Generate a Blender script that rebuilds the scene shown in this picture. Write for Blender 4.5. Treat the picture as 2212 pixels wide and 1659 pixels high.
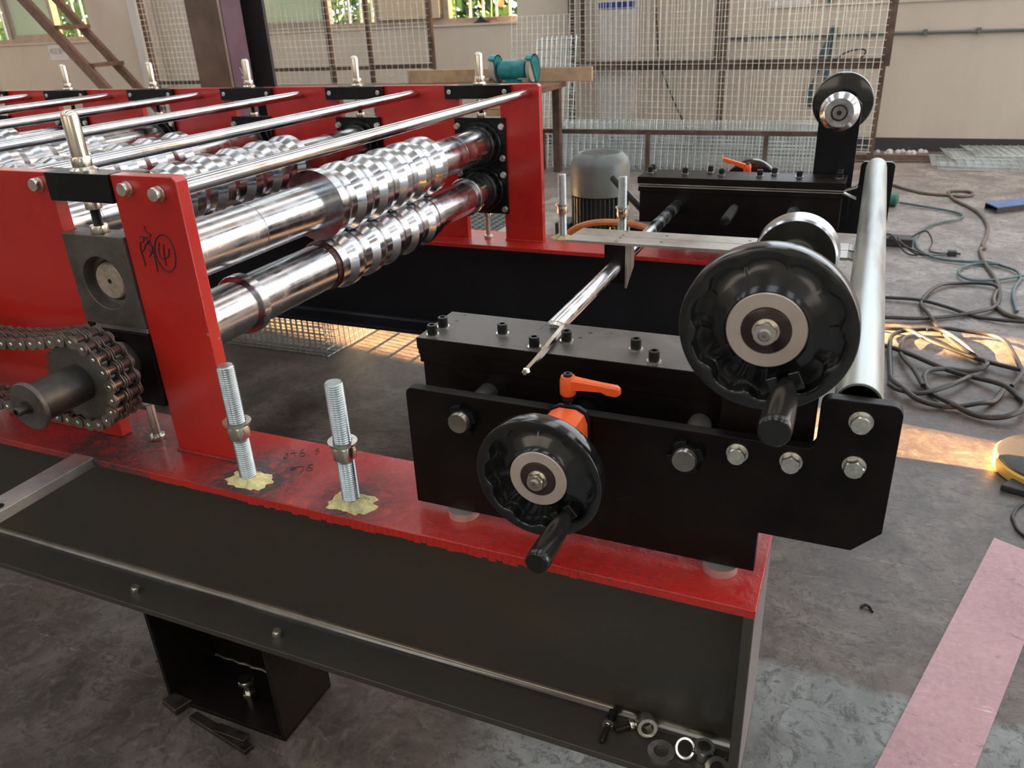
import bpy, bmesh, math, random
from mathutils import Vector, Matrix
random.seed(7)
for o in list(bpy.data.objects): bpy.data.objects.remove(o, do_unlink=True)
SC = bpy.context.scene
COL = SC.collection
PI = math.pi
FZ = 475.0                      # floor lies 475 mm below the top of the machine beams; all layout numbers are in millimetres
def S(x, y, z): return Vector((x*.001, y*.001, (z+FZ)*.001))

# ------------------------------------------------------------------ camera
cam = bpy.data.cameras.new('camera'); camo = bpy.data.objects.new('camera', cam); COL.objects.link(camo)
yaw, pitch, roll, foc = -0.4261, 0.4385, -0.0497, 1709.03
fw = Vector((math.sin(yaw)*math.cos(pitch), math.cos(yaw)*math.cos(pitch), -math.sin(pitch)))
rt = Vector((math.cos(yaw), -math.sin(yaw), 0)); up = rt.cross(fw)
r2 = math.cos(roll)*rt + math.sin(roll)*up; u2 = -math.sin(roll)*rt + math.cos(roll)*up
m3 = Matrix((r2, u2, -fw)).transposed()
camo.matrix_world = Matrix.Translation(S(42.98, -662.02, 558.22)) @ m3.to_4x4()
cam.sensor_fit = 'HORIZONTAL'; cam.sensor_width = 36; cam.lens = foc/2212*36
cam.clip_start = .02; cam.clip_end = 100
cam.dof.use_dof = True; cam.dof.focus_distance = 1.0; cam.dof.aperture_fstop = 14
SC.camera = camo

# ------------------------------------------------------------------ world, sun, light
W = bpy.data.worlds.new('world'); SC.world = W; W.use_nodes = True
bg = W.node_tree.nodes['Background']; bg.inputs[0].default_value = (.80, .90, 1.0, 1); bg.inputs[1].default_value = 2.6
sun = bpy.data.lights.new('sun', 'SUN'); suno = bpy.data.objects.new('sun', sun); COL.objects.link(suno)
sun.energy = 135; sun.color = (1.0, .60, .27); sun.angle = math.radians(.45)
sd = Vector((1, -.14, -.27)).normalized()
suno.rotation_euler = sd.to_track_quat('-Z', 'Y').to_euler(); suno.location = (-14, 3, 6)
def area(name, x, y, z, sx, sy, energy, color, rot):
    l = bpy.data.lights.new(name, 'AREA'); l.shape = 'RECTANGLE'; l.size = sx; l.size_y = sy; l.energy = energy; l.color = color
    o = bpy.data.objects.new(name, l); COL.objects.link(o); o.location = (x, y, z); o.rotation_euler = rot; return o
# translucent roof-light strips that run across the hall, and the tall door opening and windows the camera has behind it
for i, sx in enumerate((-9.2, -6.2, -3.2, -0.2, 2.8, 5.4)):
    area('roof_light', sx, -.4, 4.93, 1.25, 12.3, 100, (.82, .91, 1.0), (0, 0, 0))
area('door_light', 6.9, 1.6, 1.8, 4.2, 3.4, 190, (.90, .95, 1.0), (0, -PI/2, 0)).rotation_euler = (PI/2, 0, PI/2)
area('window_light', -3.5, -6.85, 2.1, 5.0, 1.3, 32, (1.0, .86, .70), (PI/2, 0, 0))
area('window_light', 3.2, -6.85, 2.1, 3.6, 1.3, 22, (1.0, .86, .70), (PI/2, 0, 0))
vs = SC.view_settings; vs.view_transform = 'Standard'; vs.look = 'None'; vs.gamma = 1; vs.use_curve_mapping = False; vs.exposure = 0.0

# ------------------------------------------------------------------ materials
def nt(name):
    m = bpy.data.materials.new(name); m.use_nodes = True; t = m.node_tree; return m, t, t.nodes['Principled BSDF']
def N(t, ty, **kw):
    n = t.nodes.new(ty)
    for k, v in kw.items():
        if k.startswith('i_'):
            key = k[2:]; n.inputs[int(key) if key.isdigit() else key.replace('_', ' ')].default_value = v
        else: setattr(n, k, v)
    return n
def L(t, a, b): t.links.new(a, b)
def noise(t, vec, scale, detail=4, rough=.55, dist=0):
    n = N(t, 'ShaderNodeTexNoise'); n.inputs['Scale'].default_value = scale; n.inputs['Detail'].default_value = detail
    n.inputs['Roughness'].default_value = rough; n.inputs['Distortion'].default_value = dist
    if vec is not None: L(t, vec, n.inputs['Vector'])
    return n.outputs['Fac']
def mr(t, v, a, b, c=0., d=1.):
    n = N(t, 'ShaderNodeMapRange'); n.inputs[1].default_value = a; n.inputs[2].default_value = b; n.inputs[3].default_value = c; n.inputs[4].default_value = d
    L(t, v, n.inputs[0]); return n.outputs[0]
def mix(t, f, a, b):
    n = N(t, 'ShaderNodeMix', data_type='RGBA')
    if isinstance(f, (int, float)): n.inputs[0].default_value = f
    else: L(t, f, n.inputs[0])
    for s, v in ((6, a), (7, b)):
        if isinstance(v, tuple): n.inputs[s].default_value = v if len(v) == 4 else v+(1,)
        else: L(t, v, n.inputs[s])
    return n.outputs[2]
def ma(t, op, a, b=None):
    n = N(t, 'ShaderNodeMath', operation=op)
    for i, v in enumerate((a, b)):
        if v is None: continue
        if isinstance(v, (int, float)): n.inputs[i].default_value = v
        else: L(t, v, n.inputs[i])
    return n.outputs[0]
def coords(t, which='Object', scale=None):
    c = N(t, 'ShaderNodeTexCoord').outputs[which]
    if scale:
        mp = N(t, 'ShaderNodeMapping'); mp.inputs['Scale'].default_value = scale; L(t, c, mp.inputs[0]); return mp.outputs[0]
    return c
def geo(t, scale=None):                       # world position: keeps grain continuous over separately built pieces
    c = N(t, 'ShaderNodeNewGeometry').outputs['Position']
    if scale:
        mp = N(t, 'ShaderNodeMapping'); mp.inputs['Scale'].default_value = scale; L(t, c, mp.inputs[0]); return mp.outputs[0]
    return c
def bump(t, p, h, strength=.2, dist=.001):
    b = N(t, 'ShaderNodeBump'); b.inputs['Strength'].default_value = strength; b.inputs['Distance'].default_value = dist
    L(t, h, b.inputs['Height']); L(t, b.outputs[0], p.inputs['Normal'])
def simple(name, col, rough=.5, metal=0., var=.12, nscale=40, bmp=.1, spec=None, coat=0., rvar=.12):
    m, t, p = nt(name); g = geo(t); n = noise(t, g, nscale); n2 = noise(t, g, nscale*.13, 3)
    k = ma(t, 'ADD', ma(t, 'MULTIPLY', n, .5), ma(t, 'MULTIPLY', n2, .5))
    d = tuple(max(0, c*(1-2*var)) for c in col); l = tuple(min(1, c*(1+2*var)) for c in col)
    L(t, mix(t, mr(t, k, .3, .7), d, l), p.inputs['Base Color'])
    L(t, mr(t, n2, .3, .7, max(.02, rough-rvar), min(1, rough+rvar)), p.inputs['Roughness'])
    p.inputs['Metallic'].default_value = metal
    if spec is not None: p.inputs['Specular IOR Level'].default_value = spec
    if coat: p.inputs['Coat Weight'].default_value = coat; p.inputs['Coat Roughness'].default_value = .15
    if bmp: bump(t, p, n, bmp, .0006)
    return m
M = {}
def steelroll(name, col, rough, yscale=.03, bmp=.03):
    m, t, p = nt(name); g = geo(t, (60, 60*yscale, 60)); n = noise(t, g, 1.0, 3); g2 = geo(t); n2 = noise(t, g2, 26, 5, .6, .4)
    L(t, mix(t, mr(t, n2, .35, .7), tuple(c*.80 for c in col), col), p.inputs['Base Color']); p.inputs['Metallic'].default_value = 1
    L(t, mr(t, n2, .3, .75, rough*.6, rough*2.0), p.inputs['Roughness']); bump(t, p, n, bmp, .0005); return m
M['chrome'] = steelroll('hard_chrome', (.78, .80, .83), .2)
M['rod'] = steelroll('polished_rod', (.68, .70, .73), .12)
M['sleeve'] = steelroll('turned_steel', (.62, .635, .66), .17)
M['nickel'] = simple('nickel_plate', (.75, .70, .60), .2, 1, .08, 60, .04)
M['zinc'] = simple('zinc_plate', (.68, .66, .60), .3, 1, .12, 90, .12)
M['zincthread'] = simple('zinc_thread', (.46, .50, .49), .3, 1, .1, 90, .05)
M['boltzinc'] = simple('bolt_zinc', (.72, .69, .62), .34, 1, .15, 300, .35)
M['darkbolt'] = simple('black_oxide', (.03, .028, .026), .32, .6, .2, 90, .05)
M['black'] = simple('black_oxide_plate', (.0095, .0062, .0052), .40, 0, .3, 30, .05, spec=.16, rvar=.08)
t = M['black'].node_tree; p = t.nodes['Principled BSDF']; old = p.inputs['Base Color'].links[0].from_socket; g = geo(t)
rs_ = ma(t, 'MULTIPLY', mr(t, noise(t, g, 48, 6, .75, .8), .60, .70, 0, .8), mr(t, noise(t, g, 4, 3), .52, .62)); L(t, mix(t, rs_, old, (.045, .018, .012)), p.inputs['Base Color'])
M['blackpaint'] = simple('black_paint', (.006, .006, .0075), .30, 0, .25, 50, .12, spec=.3)
M['plastic'] = simple('black_phenolic', (.010, .009, .009), .13, 0, .2, 30, .02, rvar=.05, coat=.4)
M['grip'] = simple('black_grip', (.018, .016, .014), .27, 0, .2, 60, .05)
M['hubring'] = simple('hub_ring_aluminium', (.72, .60, .53), .42, .75, .06, 40, .03)
M['hubdark'] = simple('hub_brown', (.035, .018, .016), .2, 0, .2, 40, .02)
M['orange'] = simple('orange_plastic', (.95, .13, .025), .32, 0, .06, 40, .02)
M['bush'] = simple('steel_bush', (.35, .32, .28), .35, .9, .15, 50, .06)
M['shaftface'] = simple('turned_shaft_face', (.62, .52, .42), .45, .6, .2, 120, .1)
M['hubsteel'] = simple('oiled_dark_steel', (.085, .078, .07), .36, .85, .15, 60, .08)
M['faceplate'] = simple('blackened_steel_face', (.14, .125, .11), .48, .7, .15, 200, .1)
M['chain'] = simple('chain_steel', (.24, .205, .17), .36, .7, .2, 90, .08)
M['chainroll'] = simple('chain_roller_steel', (.15, .105, .09), .3, .7, .2, 90, .04)
M['bar'] = simple('flat_bar_steel', (.46, .43, .39), .42, .85, .12, 60, .15)
M['cage'] = simple('rusty_tube', (.13, .085, .06), .6, .35, .4, 14, .3)
M['wire'] = simple('galvanised_wire', (.68, .68, .63), .45, .55, .2, 30, 0)
M['wirepale'] = simple('bright_wire', (.50, .56, .55), .38, .6, .15, 30, 0)
M['motor'] = simple('motor_grey_green', (.13, .155, .145), .38, 0, .1, 30, .1)
M['motordark'] = simple('motor_fin_grey', (.05, .058, .06), .42, 0, .15, 30, .1)
M['teal'] = simple('teal_enamel', (.01, .20, .22), .33, 0, .25, 30, .15)
M['grindstone'] = simple('grindstone', (.33, .30, .27), .8, 0, .1, 80, .2)
M['wood'] = simple('dusty_wood', (.40, .27, .16), .7, 0, .2, 16, .2)
M['stair'] = simple('brown_stair_paint', (.16, .095, .07), .5, .1, .25, 16, .1)
M['purple'] = simple('purple_primer', (.105, .055, .085), .5, .1, .3, 9, .15)
M['colbrown'] = simple('rolled_brown_steel', (.15, .115, .09), .5, .3, .25, 10, .2)
M['colshade'] = simple('shaded_column_steel', (.035, .033, .036), .5, .3, .2, 10, .1)  # shade on the column's rear flange and web, put into the colour
M['white'] = simple('white_paper', (.72, .70, .69), .7, 0, .03, 30, 0)
M['ink'] = simple('black_ink', (.02, .02, .025), .5, 0, .1, 30, 0)
M['greyink'] = simple('grey_ink', (.28, .28, .32), .7, 0, .1, 30, 0)
M['chalk'] = simple('chalk', (.6, .5, .62), .8, 0, .1, 30, 0)
M['blue'] = simple('blue_print', (.03, .05, .30), .5, 0, .1, 30, 0)
M['cabinet'] = simple('cabinet_white', (.62, .62, .60), .5, 0, .05, 5, 0)
M['cable'] = simple('black_cable', (.028, .025, .022), .42, 0, .2, 30, .05)
M['cablegrey'] = simple('dusty_cable', (.12, .095, .07), .55, 0, .25, 20, .1)
M['cableteal'] = simple('teal_hose', (.07, .13, .14), .45, 0, .2, 20, .05)
M['cableorange'] = simple('orange_hose', (.60, .22, .07), .45, 0, .2, 20, .05)
M['bluesteel'] = simple('blue_steel_offcut', (.10, .17, .36), .45, .3, .15, 20, .1)
M['tank'] = simple('dark_blue_tank', (.012, .022, .045), .35, 0, .2, 20, .05)
M['brass'] = simple('brass', (.55, .38, .14), .3, 1, .1, 60, 0)
M['yellow'] = simple('yellow_paint', (.66, .42, .08), .45, 0, .12, 12, .1)
M['rubber'] = simple('dark_rubber', (.035, .032, .03), .6, 0, .2, 30, .1)
M['green'] = simple('green_tool', (.02, .12, .08), .35, 0, .1, 30, .02)
M['scrap'] = simple('oily_scrap', (.05, .038, .03), .3, .6, .5, 60, .6)
M['gasket'] = simple('dark_gasket', (.05, .022, .018), .3, .3, .2, 40, .02)
M['alu'] = simple('window_aluminium', (.42, .36, .30), .5, .3, .12, 14, 0)
M['bars'] = simple('window_bar', (.46, .55, .66), .5, .2, .1, 14, 0)
M['beige'] = simple('beige_sheet', (.64, .52, .36), .6, 0, .06, 3, 0)
M['leaf'] = simple('leaf', (.085, .20, .06), .5, 0, .5, 3, 0)
M['leafdark'] = simple('leaf_dark', (.07, .15, .07), .5, 0, .5, 3, 0)
M['flower'] = simple('flower', (.8, .2, .12), .5, 0, .2, 3, 0)
M['darkstuff'] = simple('dark_clutter', (.03, .03, .035), .6, 0, .3, 10, .2)
M['redscrap'] = simple('red_scrap', (.30, .05, .05), .6, 0, .2, 20, 0)

# red machine paint: gloss coat with a fine orange-peel
def redpaint(name, marks=(), chips=0.):
    m, t, p = nt(name); g = geo(t); n = noise(t, g, 5, 4); n2 = noise(t, g, 320, 2); n3 = noise(t, g, 60, 6, .7, 1.2)
    col = mix(t, mr(t, n, .3, .7), (.47, .014, .012), (.58, .026, .016))
    rough = mr(t, n, .3, .7, .24, .34)
    soot = None
    for (x, y, z, r, k) in marks:                      # welding soot and dirt burnt into the paint round each weld
        v = N(t, 'ShaderNodeVectorMath', operation='DISTANCE'); L(t, g, v.inputs[0]); v.inputs[1].default_value = S(x, y, z)
        f = ma(t, 'MULTIPLY', mr(t, v.outputs['Value'], r*.0014, r*.0003), mr(t, n3, .30, .55, .2, k))
        soot = f if soot is None else ma(t, 'MAXIMUM', soot, f)
    if soot is not None:
        st = mr(t, noise(t, geo(t, (1, 3.2, 1)), 55, 6, .75, 2.5), .55, .62)
        st2 = ma(t, 'MULTIPLY', st, mr(t, noise(t, g, 9, 3), .38, .55, 0, .9))
        soot = ma(t, 'MAXIMUM', soot, st2)
        col = mix(t, soot, col, (.045, .035, .035)); rough = ma(t, 'ADD', rough, ma(t, 'MULTIPLY', soot, .25))
        hb = ma(t, 'ADD', ma(t, 'MULTIPLY', n3, 1.0), ma(t, 'MULTIPLY', n2, .2)); bump(t, p, hb, .8, .0022)
    else: bump(t, p, n2, .12, .0005)
    if chips:
        e = mr(t, noise(t, g, 70, 5, .7, .6), .60, .64)
        zz = N(t, 'ShaderNodeSeparateXYZ'); L(t, g, zz.inputs[0])
        band = ma(t, 'MULTIPLY', mr(t, zz.outputs[2], .58, .62), mr(t, zz.outputs[2], .72, .67))
        e = ma(t, 'MULTIPLY', e, ma(t, 'MULTIPLY', band, mr(t, zz.outputs[0], -.724, -.7195)))
        col = mix(t, e, col, (.45, .42, .40))
    L(t, col, p.inputs['Base Color']); 
    if isinstance(rough, float): p.inputs['Roughness'].default_value = rough
    else: L(t, rough, p.inputs['Roughness'])
    p.inputs['Coat Weight'].default_value = .35; p.inputs['Coat Roughness'].default_value = .12
    return m
M['red'] = redpaint('red_paint'); M['redchip'] = redpaint('red_paint_chipped', chips=1)
M['redflange'] = redpaint('red_paint_sooted', marks=[(-670, 30, 0, 95, 1.25), (-508, 30, 0, 85, 1.0), (-930, 40, 0, 130, 1.1), (-600, 60, 0, 120, .35), (-430, 60, 0, 110, .3), (-1120, 60, 0, 150, .45)])
M['redflangefar'] = redpaint('red_paint_far', marks=[(-684, 1320, 0, 60, .8), (-518, 1320, 0, 60, .5)])
# mill-scale on the rolled beam: long vague colour drifts, a few scratches
m, t, p = nt('mill_scale'); g = geo(t, (1.2, 1, 3.2)); a = noise(t, g, 1.6, 3); b = noise(t, geo(t, (1, 1, 1)), 9, 5); c = noise(t, geo(t), 420, 2)
col = mix(t, mr(t, a, .35, .65), (.060, .054, .046), (.100, .070, .046)); col = mix(t, mr(t, b, .3, .8, 0, .5), col, (.045, .047, .045))
L(t, mix(t, mr(t, c, .3, .7, 0, .35), col, (.095, .082, .064)), p.inputs['Base Color']); p.inputs['Metallic'].default_value = .35
L(t, mr(t, b, .3, .7, .33, .48), p.inputs['Roughness']); bump(t, p, c, .12, .0004); M['mill'] = m
M['fillet'] = simple('highlight_fillet', (.20, .18, .15), .25, .9, .15, 30, .05)  # paler and glossier than the web: highlight line painted into the fillet
M['endlit'] = simple('door_lit_end_plate', (.34, .33, .33), .42, .8, .1, 20, .05)  # paler than the mill scale: door light put into the colour
M['shadeweb'] = simple('shaded_web', (.008, .008, .012), .42, 0, .2, 10, .05)  # far beam in shade: its darkness is put into the colour
# near guide block top: scuffed, lightly rusted; reflected sheen painted into its grey
m, t, p = nt('scuffed_sheen_plate'); g = geo(t); a = noise(t, g, 18, 6, .65, .8); b = noise(t, geo(t, (1, 1, 1)), 38, 6, .7, 2.2)
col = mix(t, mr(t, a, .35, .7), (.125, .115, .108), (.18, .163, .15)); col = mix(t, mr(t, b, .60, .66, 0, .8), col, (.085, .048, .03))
L(t, col, p.inputs['Base Color']); p.inputs['Metallic'].default_value = .8; L(t, mr(t, a, .3, .7, .36, .52), p.inputs['Roughness']); bump(t, p, b, .08, .0005); M['scuffsheen'] = m
# galvanised tube
m, t, p = nt('galvanised_tube'); g = geo(t, (1, .12, 1)); a = noise(t, g, 40, 5, .6, .5); b = noise(t, geo(t, (1, .25, 1)), 12, 5, .6, 1)
col = mix(t, mr(t, a, .35, .65), (.38, .41, .385), (.50, .52, .49)); col = mix(t, mr(t, b, .56, .68, 0, .6), col, (.34, .27, .20))
L(t, col, p.inputs['Base Color']); p.inputs['Metallic'].default_value = .85; L(t, mr(t, a, .3, .7, .25, .42), p.inputs['Roughness']); M['galv'] = m
# pink protective film on the sheet offcut
m, t, p = nt('pink_film'); g = geo(t); a = noise(t, g, 90, 5, .7); b = noise(t, g, 5, 6, .65, .5); s = noise(t, geo(t, (1, 9, 1)), 14, 6, .75, 1.5)
col = mix(t, mr(t, b, .3, .7), (.34, .185, .205), (.46, .275, .29)); col = mix(t, mr(t, a, .35, .7, 0, .35), col, (.62, .42, .43))
col = mix(t, mr(t, s, .63, .66, 0, .8), col, (.72, .68, .68)); col = mix(t, mr(t, noise(t, g, 15, 7, .85, 1), .58, .66, 0, .75), col, (.13, .10, .10))
L(t, col, p.inputs['Base Color']); p.inputs['Roughness'].default_value = .5; M['pink'] = m
M['putty'] = simple('yellow_filler', (.58, .52, .24), .7, 0, .3, 120, .9)
# wall plaster
m, t, p = nt('wall_plaster'); g = geo(t); a = noise(t, g, .7, 5, .6); b = noise(t, g, 6, 6, .7); v = noise(t, geo(t, (3, 3, .25)), 1.5, 4, .6)
col = mix(t, mr(t, a, .3, .7), (.58, .51, .42), (.66, .60, .51)); col = mix(t, mr(t, v, .5, .75, 0, .35), col, (.46, .42, .37)); col = mix(t, mr(t, b, .68, .76, 0, .5), col, (.33, .29, .25))
L(t, col, p.inputs['Base Color']); p.inputs['Roughness'].default_value = .85; bump(t, p, b, .2, .004); M['wall'] = m
m, t, p = nt('dark_skirting_paint'); g = geo(t); b = noise(t, g, 4, 6, .75)
L(t, mix(t, mr(t, b, .55, .68), (.045, .045, .045), (.17, .16, .145)), p.inputs['Base Color']); p.inputs['Roughness'].default_value = .7; M['skirt'] = m
M['frost'] = simple('frosted_glass', (.62, .72, .66), .5, 0, .08, 2, 0)
p = M['frost'].node_tree.nodes['Principled BSDF']; p.inputs['Transmission Weight'].default_value = .75; p.inputs['Roughness'].default_value = .6
M['roof'] = simple('roof_sheet', (.60, .61, .62), .7, 0, .05, 2, 0)
# shop floor: oily worn concrete, brown in the middle, worn bare grey-green at the lower right, shot through with scratches
m, t, p = nt('shop_floor'); g = geo(t)
warp = N(t, 'ShaderNodeVectorMath', operation='ADD'); nn = N(t, 'ShaderNodeTexNoise'); nn.inputs['Scale'].default_value = 2.2; nn.inputs['Detail'].default_value = 5
L(t, g, nn.inputs['Vector']); sc = N(t, 'ShaderNodeVectorMath', operation='SCALE'); sc.inputs['Scale'].default_value = .35; L(t, nn.outputs['Color'], sc.inputs[0]); L(t, g, warp.inputs[0]); L(t, sc.outputs[0], warp.inputs[1])
wv = warp.outputs[0]
big = noise(t, wv, .9, 4, .55); mid = noise(t, wv, 5.5, 7, .68, .4); fine = noise(t, g, 42, 6, .75, .3); streak = noise(t, geo(t, (1.2, 7, 1)), 5, 6, .72, 1.4)
sep = N(t, 'ShaderNodeSeparateXYZ'); L(t, g, sep.inputs[0]); X, Y = sep.outputs[0], sep.outputs[1]
brown = mix(t, mr(t, mid, .36, .64), (.046, .032, .025), (.140, .106, .086)); grey = mix(t, mr(t, mid, .36, .64), (.070, .062, .056), (.185, .168, .155))
light = mix(t, mr(t, mid, .36, .64), (.15, .125, .11), (.34, .31, .29))
ed = ma(t, 'ADD', ma(t, 'MULTIPLY', noise(t, g, 16, 4), .05), Y)      # edge of the bare patch runs along the beam end, y about 0.43 m
bare = ma(t, 'MULTIPLY', mr(t, ed, .475, .455), mr(t, X, -.45, -.30))
far = mr(t, ma(t, 'ADD', Y, ma(t, 'MULTIPLY', mid, .8)), 2.0, 3.3)
worn = ma(t, 'MULTIPLY', mr(t, big, .50, .62), .55)
col = mix(t, worn, brown, grey); col = mix(t, far, col, light); col = mix(t, bare, col, mix(t, mr(t, mid, .36, .64), (.12, .135, .13), (.24, .26, .25)))
oil = mr(t, noise(t, wv, 2.6, 5, .6), .60, .70, 0, .65); col = mix(t, oil, col, (.045, .034, .028))
spots = mr(t, noise(t, geo(t, (.6, 1.5, 1)), 26, 6, .72, 1.0), .57, .66, 0, .8); col = mix(t, spots, col, (.05, .043, .038))
scr = ma(t, 'MULTIPLY', mr(t, streak, .60, .70, 0, .42), mr(t, big, .35, .6)); col = mix(t, scr, col, (.40, .38, .36))
fleck = mr(t, noise(t, g, 130, 3, .6), .66, .72, 0, .8); col = mix(t, fleck, col, (.03, .026, .024))
col = mix(t, mr(t, fine, .52, .78, 0, .5), col, (.26, .235, .21)); grit = ma(t, 'MULTIPLY', mr(t, noise(t, wv, 40, 6, .82, .6), .50, .60, 0, .72), mr(t, mid, .25, .5)); L(t, mix(t, grit, col, (.040, .033, .029)), p.inputs['Base Color'])
L(t, mr(t, fine, .3, .7, .34, .58), p.inputs['Roughness']); bump(t, p, ma(t, 'ADD', fine, mid), .25, .003); M['floor'] = m
M['paintline'] = simple('worn_yellow_line', (.50, .34, .15), .55, 0, .3, 12, .1)

# ------------------------------------------------------------------ mesh builder (absolute millimetres)
class MB:
    def __init__(s): s.v = []; s.f = []
    def add(s, vs, fs):
        b = len(s.v); s.v += [tuple(v) for v in vs]; s.f += [tuple(b+i for i in f) for f in fs]; return s
    def box(s, x0, x1, y0, y1, z0, z1):
        return s.add([(x0,y0,z0),(x1,y0,z0),(x1,y1,z0),(x0,y1,z0),(x0,y0,z1),(x1,y0,z1),(x1,y1,z1),(x0,y1,z1)],
                     [(0,3,2,1),(4,5,6,7),(0,1,5,4),(1,2,6,5),(2,3,7,6),(3,0,4,7)])
    def prism(s, pts, ax, a, b):                  # polygon in the plane normal to ax, extruded from a to b
        n = len(pts)
        def P(p, k): return {'x': (k, p[0], p[1]), 'y': (p[0], k, p[1]), 'z': (p[0], p[1], k)}[ax]
        vs = [P(p, a) for p in pts]+[P(p, b) for p in pts]
        return s.add(vs, [tuple(range(n-1, -1, -1)), tuple(range(n, 2*n))]+[(i, (i+1) % n, n+(i+1) % n, n+i) for i in range(n)])
    def frame(s, o, d):
        d = Vector(d).normalized(); u = d.orthogonal().normalized()
        if abs(d.z) > .9: u = Vector((1, 0, 0))
        elif abs(d.y) > .9: u = Vector((1, 0, 0))
        elif abs(d.x) > .9: u = Vector((0, 1, 0))
        u = (u-d*u.dot(d)).normalized(); w = d.cross(u); return Vector(o), d, u, w
    def lathe(s, prof, o, d, n=24, ph=0., capa=True, capb=True):      # prof: (t along d, radius)
        o, d, u, w = s.frame(o, d); vs = []; fs = []
        for (tt, r) in prof:
            for i in range(n):
                a = ph+2*PI*i/n; vs.append(o+d*tt+u*(r*math.cos(a))+w*(r*math.sin(a)))
        for k in range(len(prof)-1):
            for i in range(n):
                j = (i+1) % n; fs.append((k*n+i, k*n+j, (k+1)*n+j, (k+1)*n+i))
        if capa: fs.append(tuple(range(n-1, -1, -1)))
        if capb: fs.append(tuple(range((len(prof)-1)*n, len(prof)*n)))
        return s.add(vs, fs)
    def cyl(s, a, b, r, n=24, r2=None, ph=0.):
        a = Vector(a); b = Vector(b); return s.lathe([(0, r), ((b-a).length, r if r2 is None else r2)], a, b-a, n, ph)
    def ring(s, o, d, ro, ri, t, n=32, ph=0., nro=None):   # washer / nut with a bore
        pr = [(0, ri), (0, ro), (t, ro), (t, ri), (0, ri)]; return s.lathe(pr, o, d, n, ph, False, False)
    def hexnut(s, o, d, af, t, bore=None, ph=0.):
        r = af/2/math.cos(PI/6); o = Vector(o); dd = Vector(d).normalized()
        _, dd, u, w = s.frame(o, d); vs = []; fs = []; n = 24; ri = bore/2 if bore else 0
        def hr(a):
            a = (a-ph) % (PI/3); return af/2/math.cos(a-PI/6)
        rings = []
        lv = [(0, 0), (0, 1), (t*.12, 2), (t*.88, 2), (t, 1), (t, 0)]
        for tt, k in lv:
            for i in range(n):
                a = 2*PI*i/n
                rr = {0: (ri if bore else af*.1), 1: min(hr(a), af/2*1.0), 2: hr(a)}[k]
                vs.append(o+dd*tt+u*(rr*math.cos(a))+w*(rr*math.sin(a)))
        for k in range(5):
            for i in range(n):
                j = (i+1) % n; fs.append((k*n+i, k*n+j, (k+1)*n+j, (k+1)*n+i))
        if bore:
            for i in range(n):
                j = (i+1) % n; fs.append((5*n+i, 5*n+j, j, i))
        else: fs.append(tuple(range(n-1, -1, -1))); fs.append(tuple(range(5*n, 6*n)))
        return s.add(vs, fs)
    def thread(s, a, b, r, pitch=3., n=20, depth=.13):
        a = Vector(a); b = Vector(b); Ln = (b-a).length; k = int(Ln/pitch); pr = [(0, r*.85)]
        for i in range(k):
            pr += [((i+.25)*Ln/k, r), ((i+.75)*Ln/k, r*(1-depth))]
        pr.append((Ln, r*.85)); return s.lathe(pr, a, b-a, n)
    def tube(s, pts, r, n=8, closed=False):
        P = [Vector(p) for p in pts]; k = len(P); vs = []; fs = []; prev = None
        for i in range(k):
            d = (P[(i+1) % k]-P[i-1]) if (closed or 0 < i < k-1) else (P[1]-P[0] if i == 0 else P[-1]-P[-2])
            d = d.normalized() if d.length > 1e-9 else Vector((1, 0, 0))
            u = prev if prev else d.orthogonal().normalized(); u = u-d*u.dot(d)
            u = u.normalized() if u.length > 1e-6 else d.orthogonal().normalized(); prev = u; w = d.cross(u)
            for j in range(n):
                a = 2*PI*j/n; vs.append(P[i]+u*(r*math.cos(a))+w*(r*math.sin(a)))
        for i in range(k if closed else k-1):
            q = (i+1) % k
            for j in range(n):
                l = (j+1) % n; fs.append((i*n+j, i*n+l, q*n+l, q*n+j))
        if not closed: fs += [tuple(range(n-1, -1, -1)), tuple(range((k-1)*n, k*n))]
        return s.add(vs, fs)
    def slab(s, pts, z0, z1): return s.prism([(p[0], p[1]) for p in pts], 'z', z0, z1)
def spline(pts, seg=6, closed=False):
    P = [Vector(p) for p in pts]; n = len(P); out = []
    for i in range(n if closed else n-1):
        p0 = P[i-1] if (closed or i > 0) else P[0]; p1 = P[i]; p2 = P[(i+1) % n]; p3 = P[(i+2) % n] if (closed or i < n-2) else P[-1]
        for k in range(seg):
            u = k/seg; out.append(.5*((2*p1)+(p2-p0)*u+(2*p0-5*p1+4*p2-p3)*u*u+(3*p1-p0-3*p2+p3)*u**3))
    if not closed: out.append(P[-1])
    return out
def meshof(name, mb, mat, base, smooth=35):
    me = bpy.data.meshes.new(name); bx, by, bz = base
    me.from_pydata([((x-bx)*.001, (y-by)*.001, (z-bz)*.001) for x, y, z in mb.v], [], mb.f); me.update()
    bm = bmesh.new(); bm.from_mesh(me); bmesh.ops.recalc_face_normals(bm, faces=bm.faces); bm.to_mesh(me); bm.free()
    me.polygons.foreach_set('use_smooth', [True]*len(me.polygons)); me.set_sharp_from_angle(angle=math.radians(smooth))
    me.materials.append(mat); return me
def bev(o, w, seg=2):
    b = o.modifiers.new('bevel', 'BEVEL'); b.width = w*.001; b.segments = seg; b.limit_method = 'ANGLE'; b.angle_limit = math.radians(50); b.harden_normals = True
def tag(o, label=None, cat=None, group=None, kind=None):
    if label: o['label'] = label
    if cat: o['category'] = cat
    if group: o['group'] = group
    if kind: o['kind'] = kind
    return o
def thing(name, label, cat, base, group=None):
    o = bpy.data.objects.new(name, None); COL.objects.link(o); o.empty_display_size = .02; o.location = S(*base); o['mm'] = list(base)
    return tag(o, label, cat, group)
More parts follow.
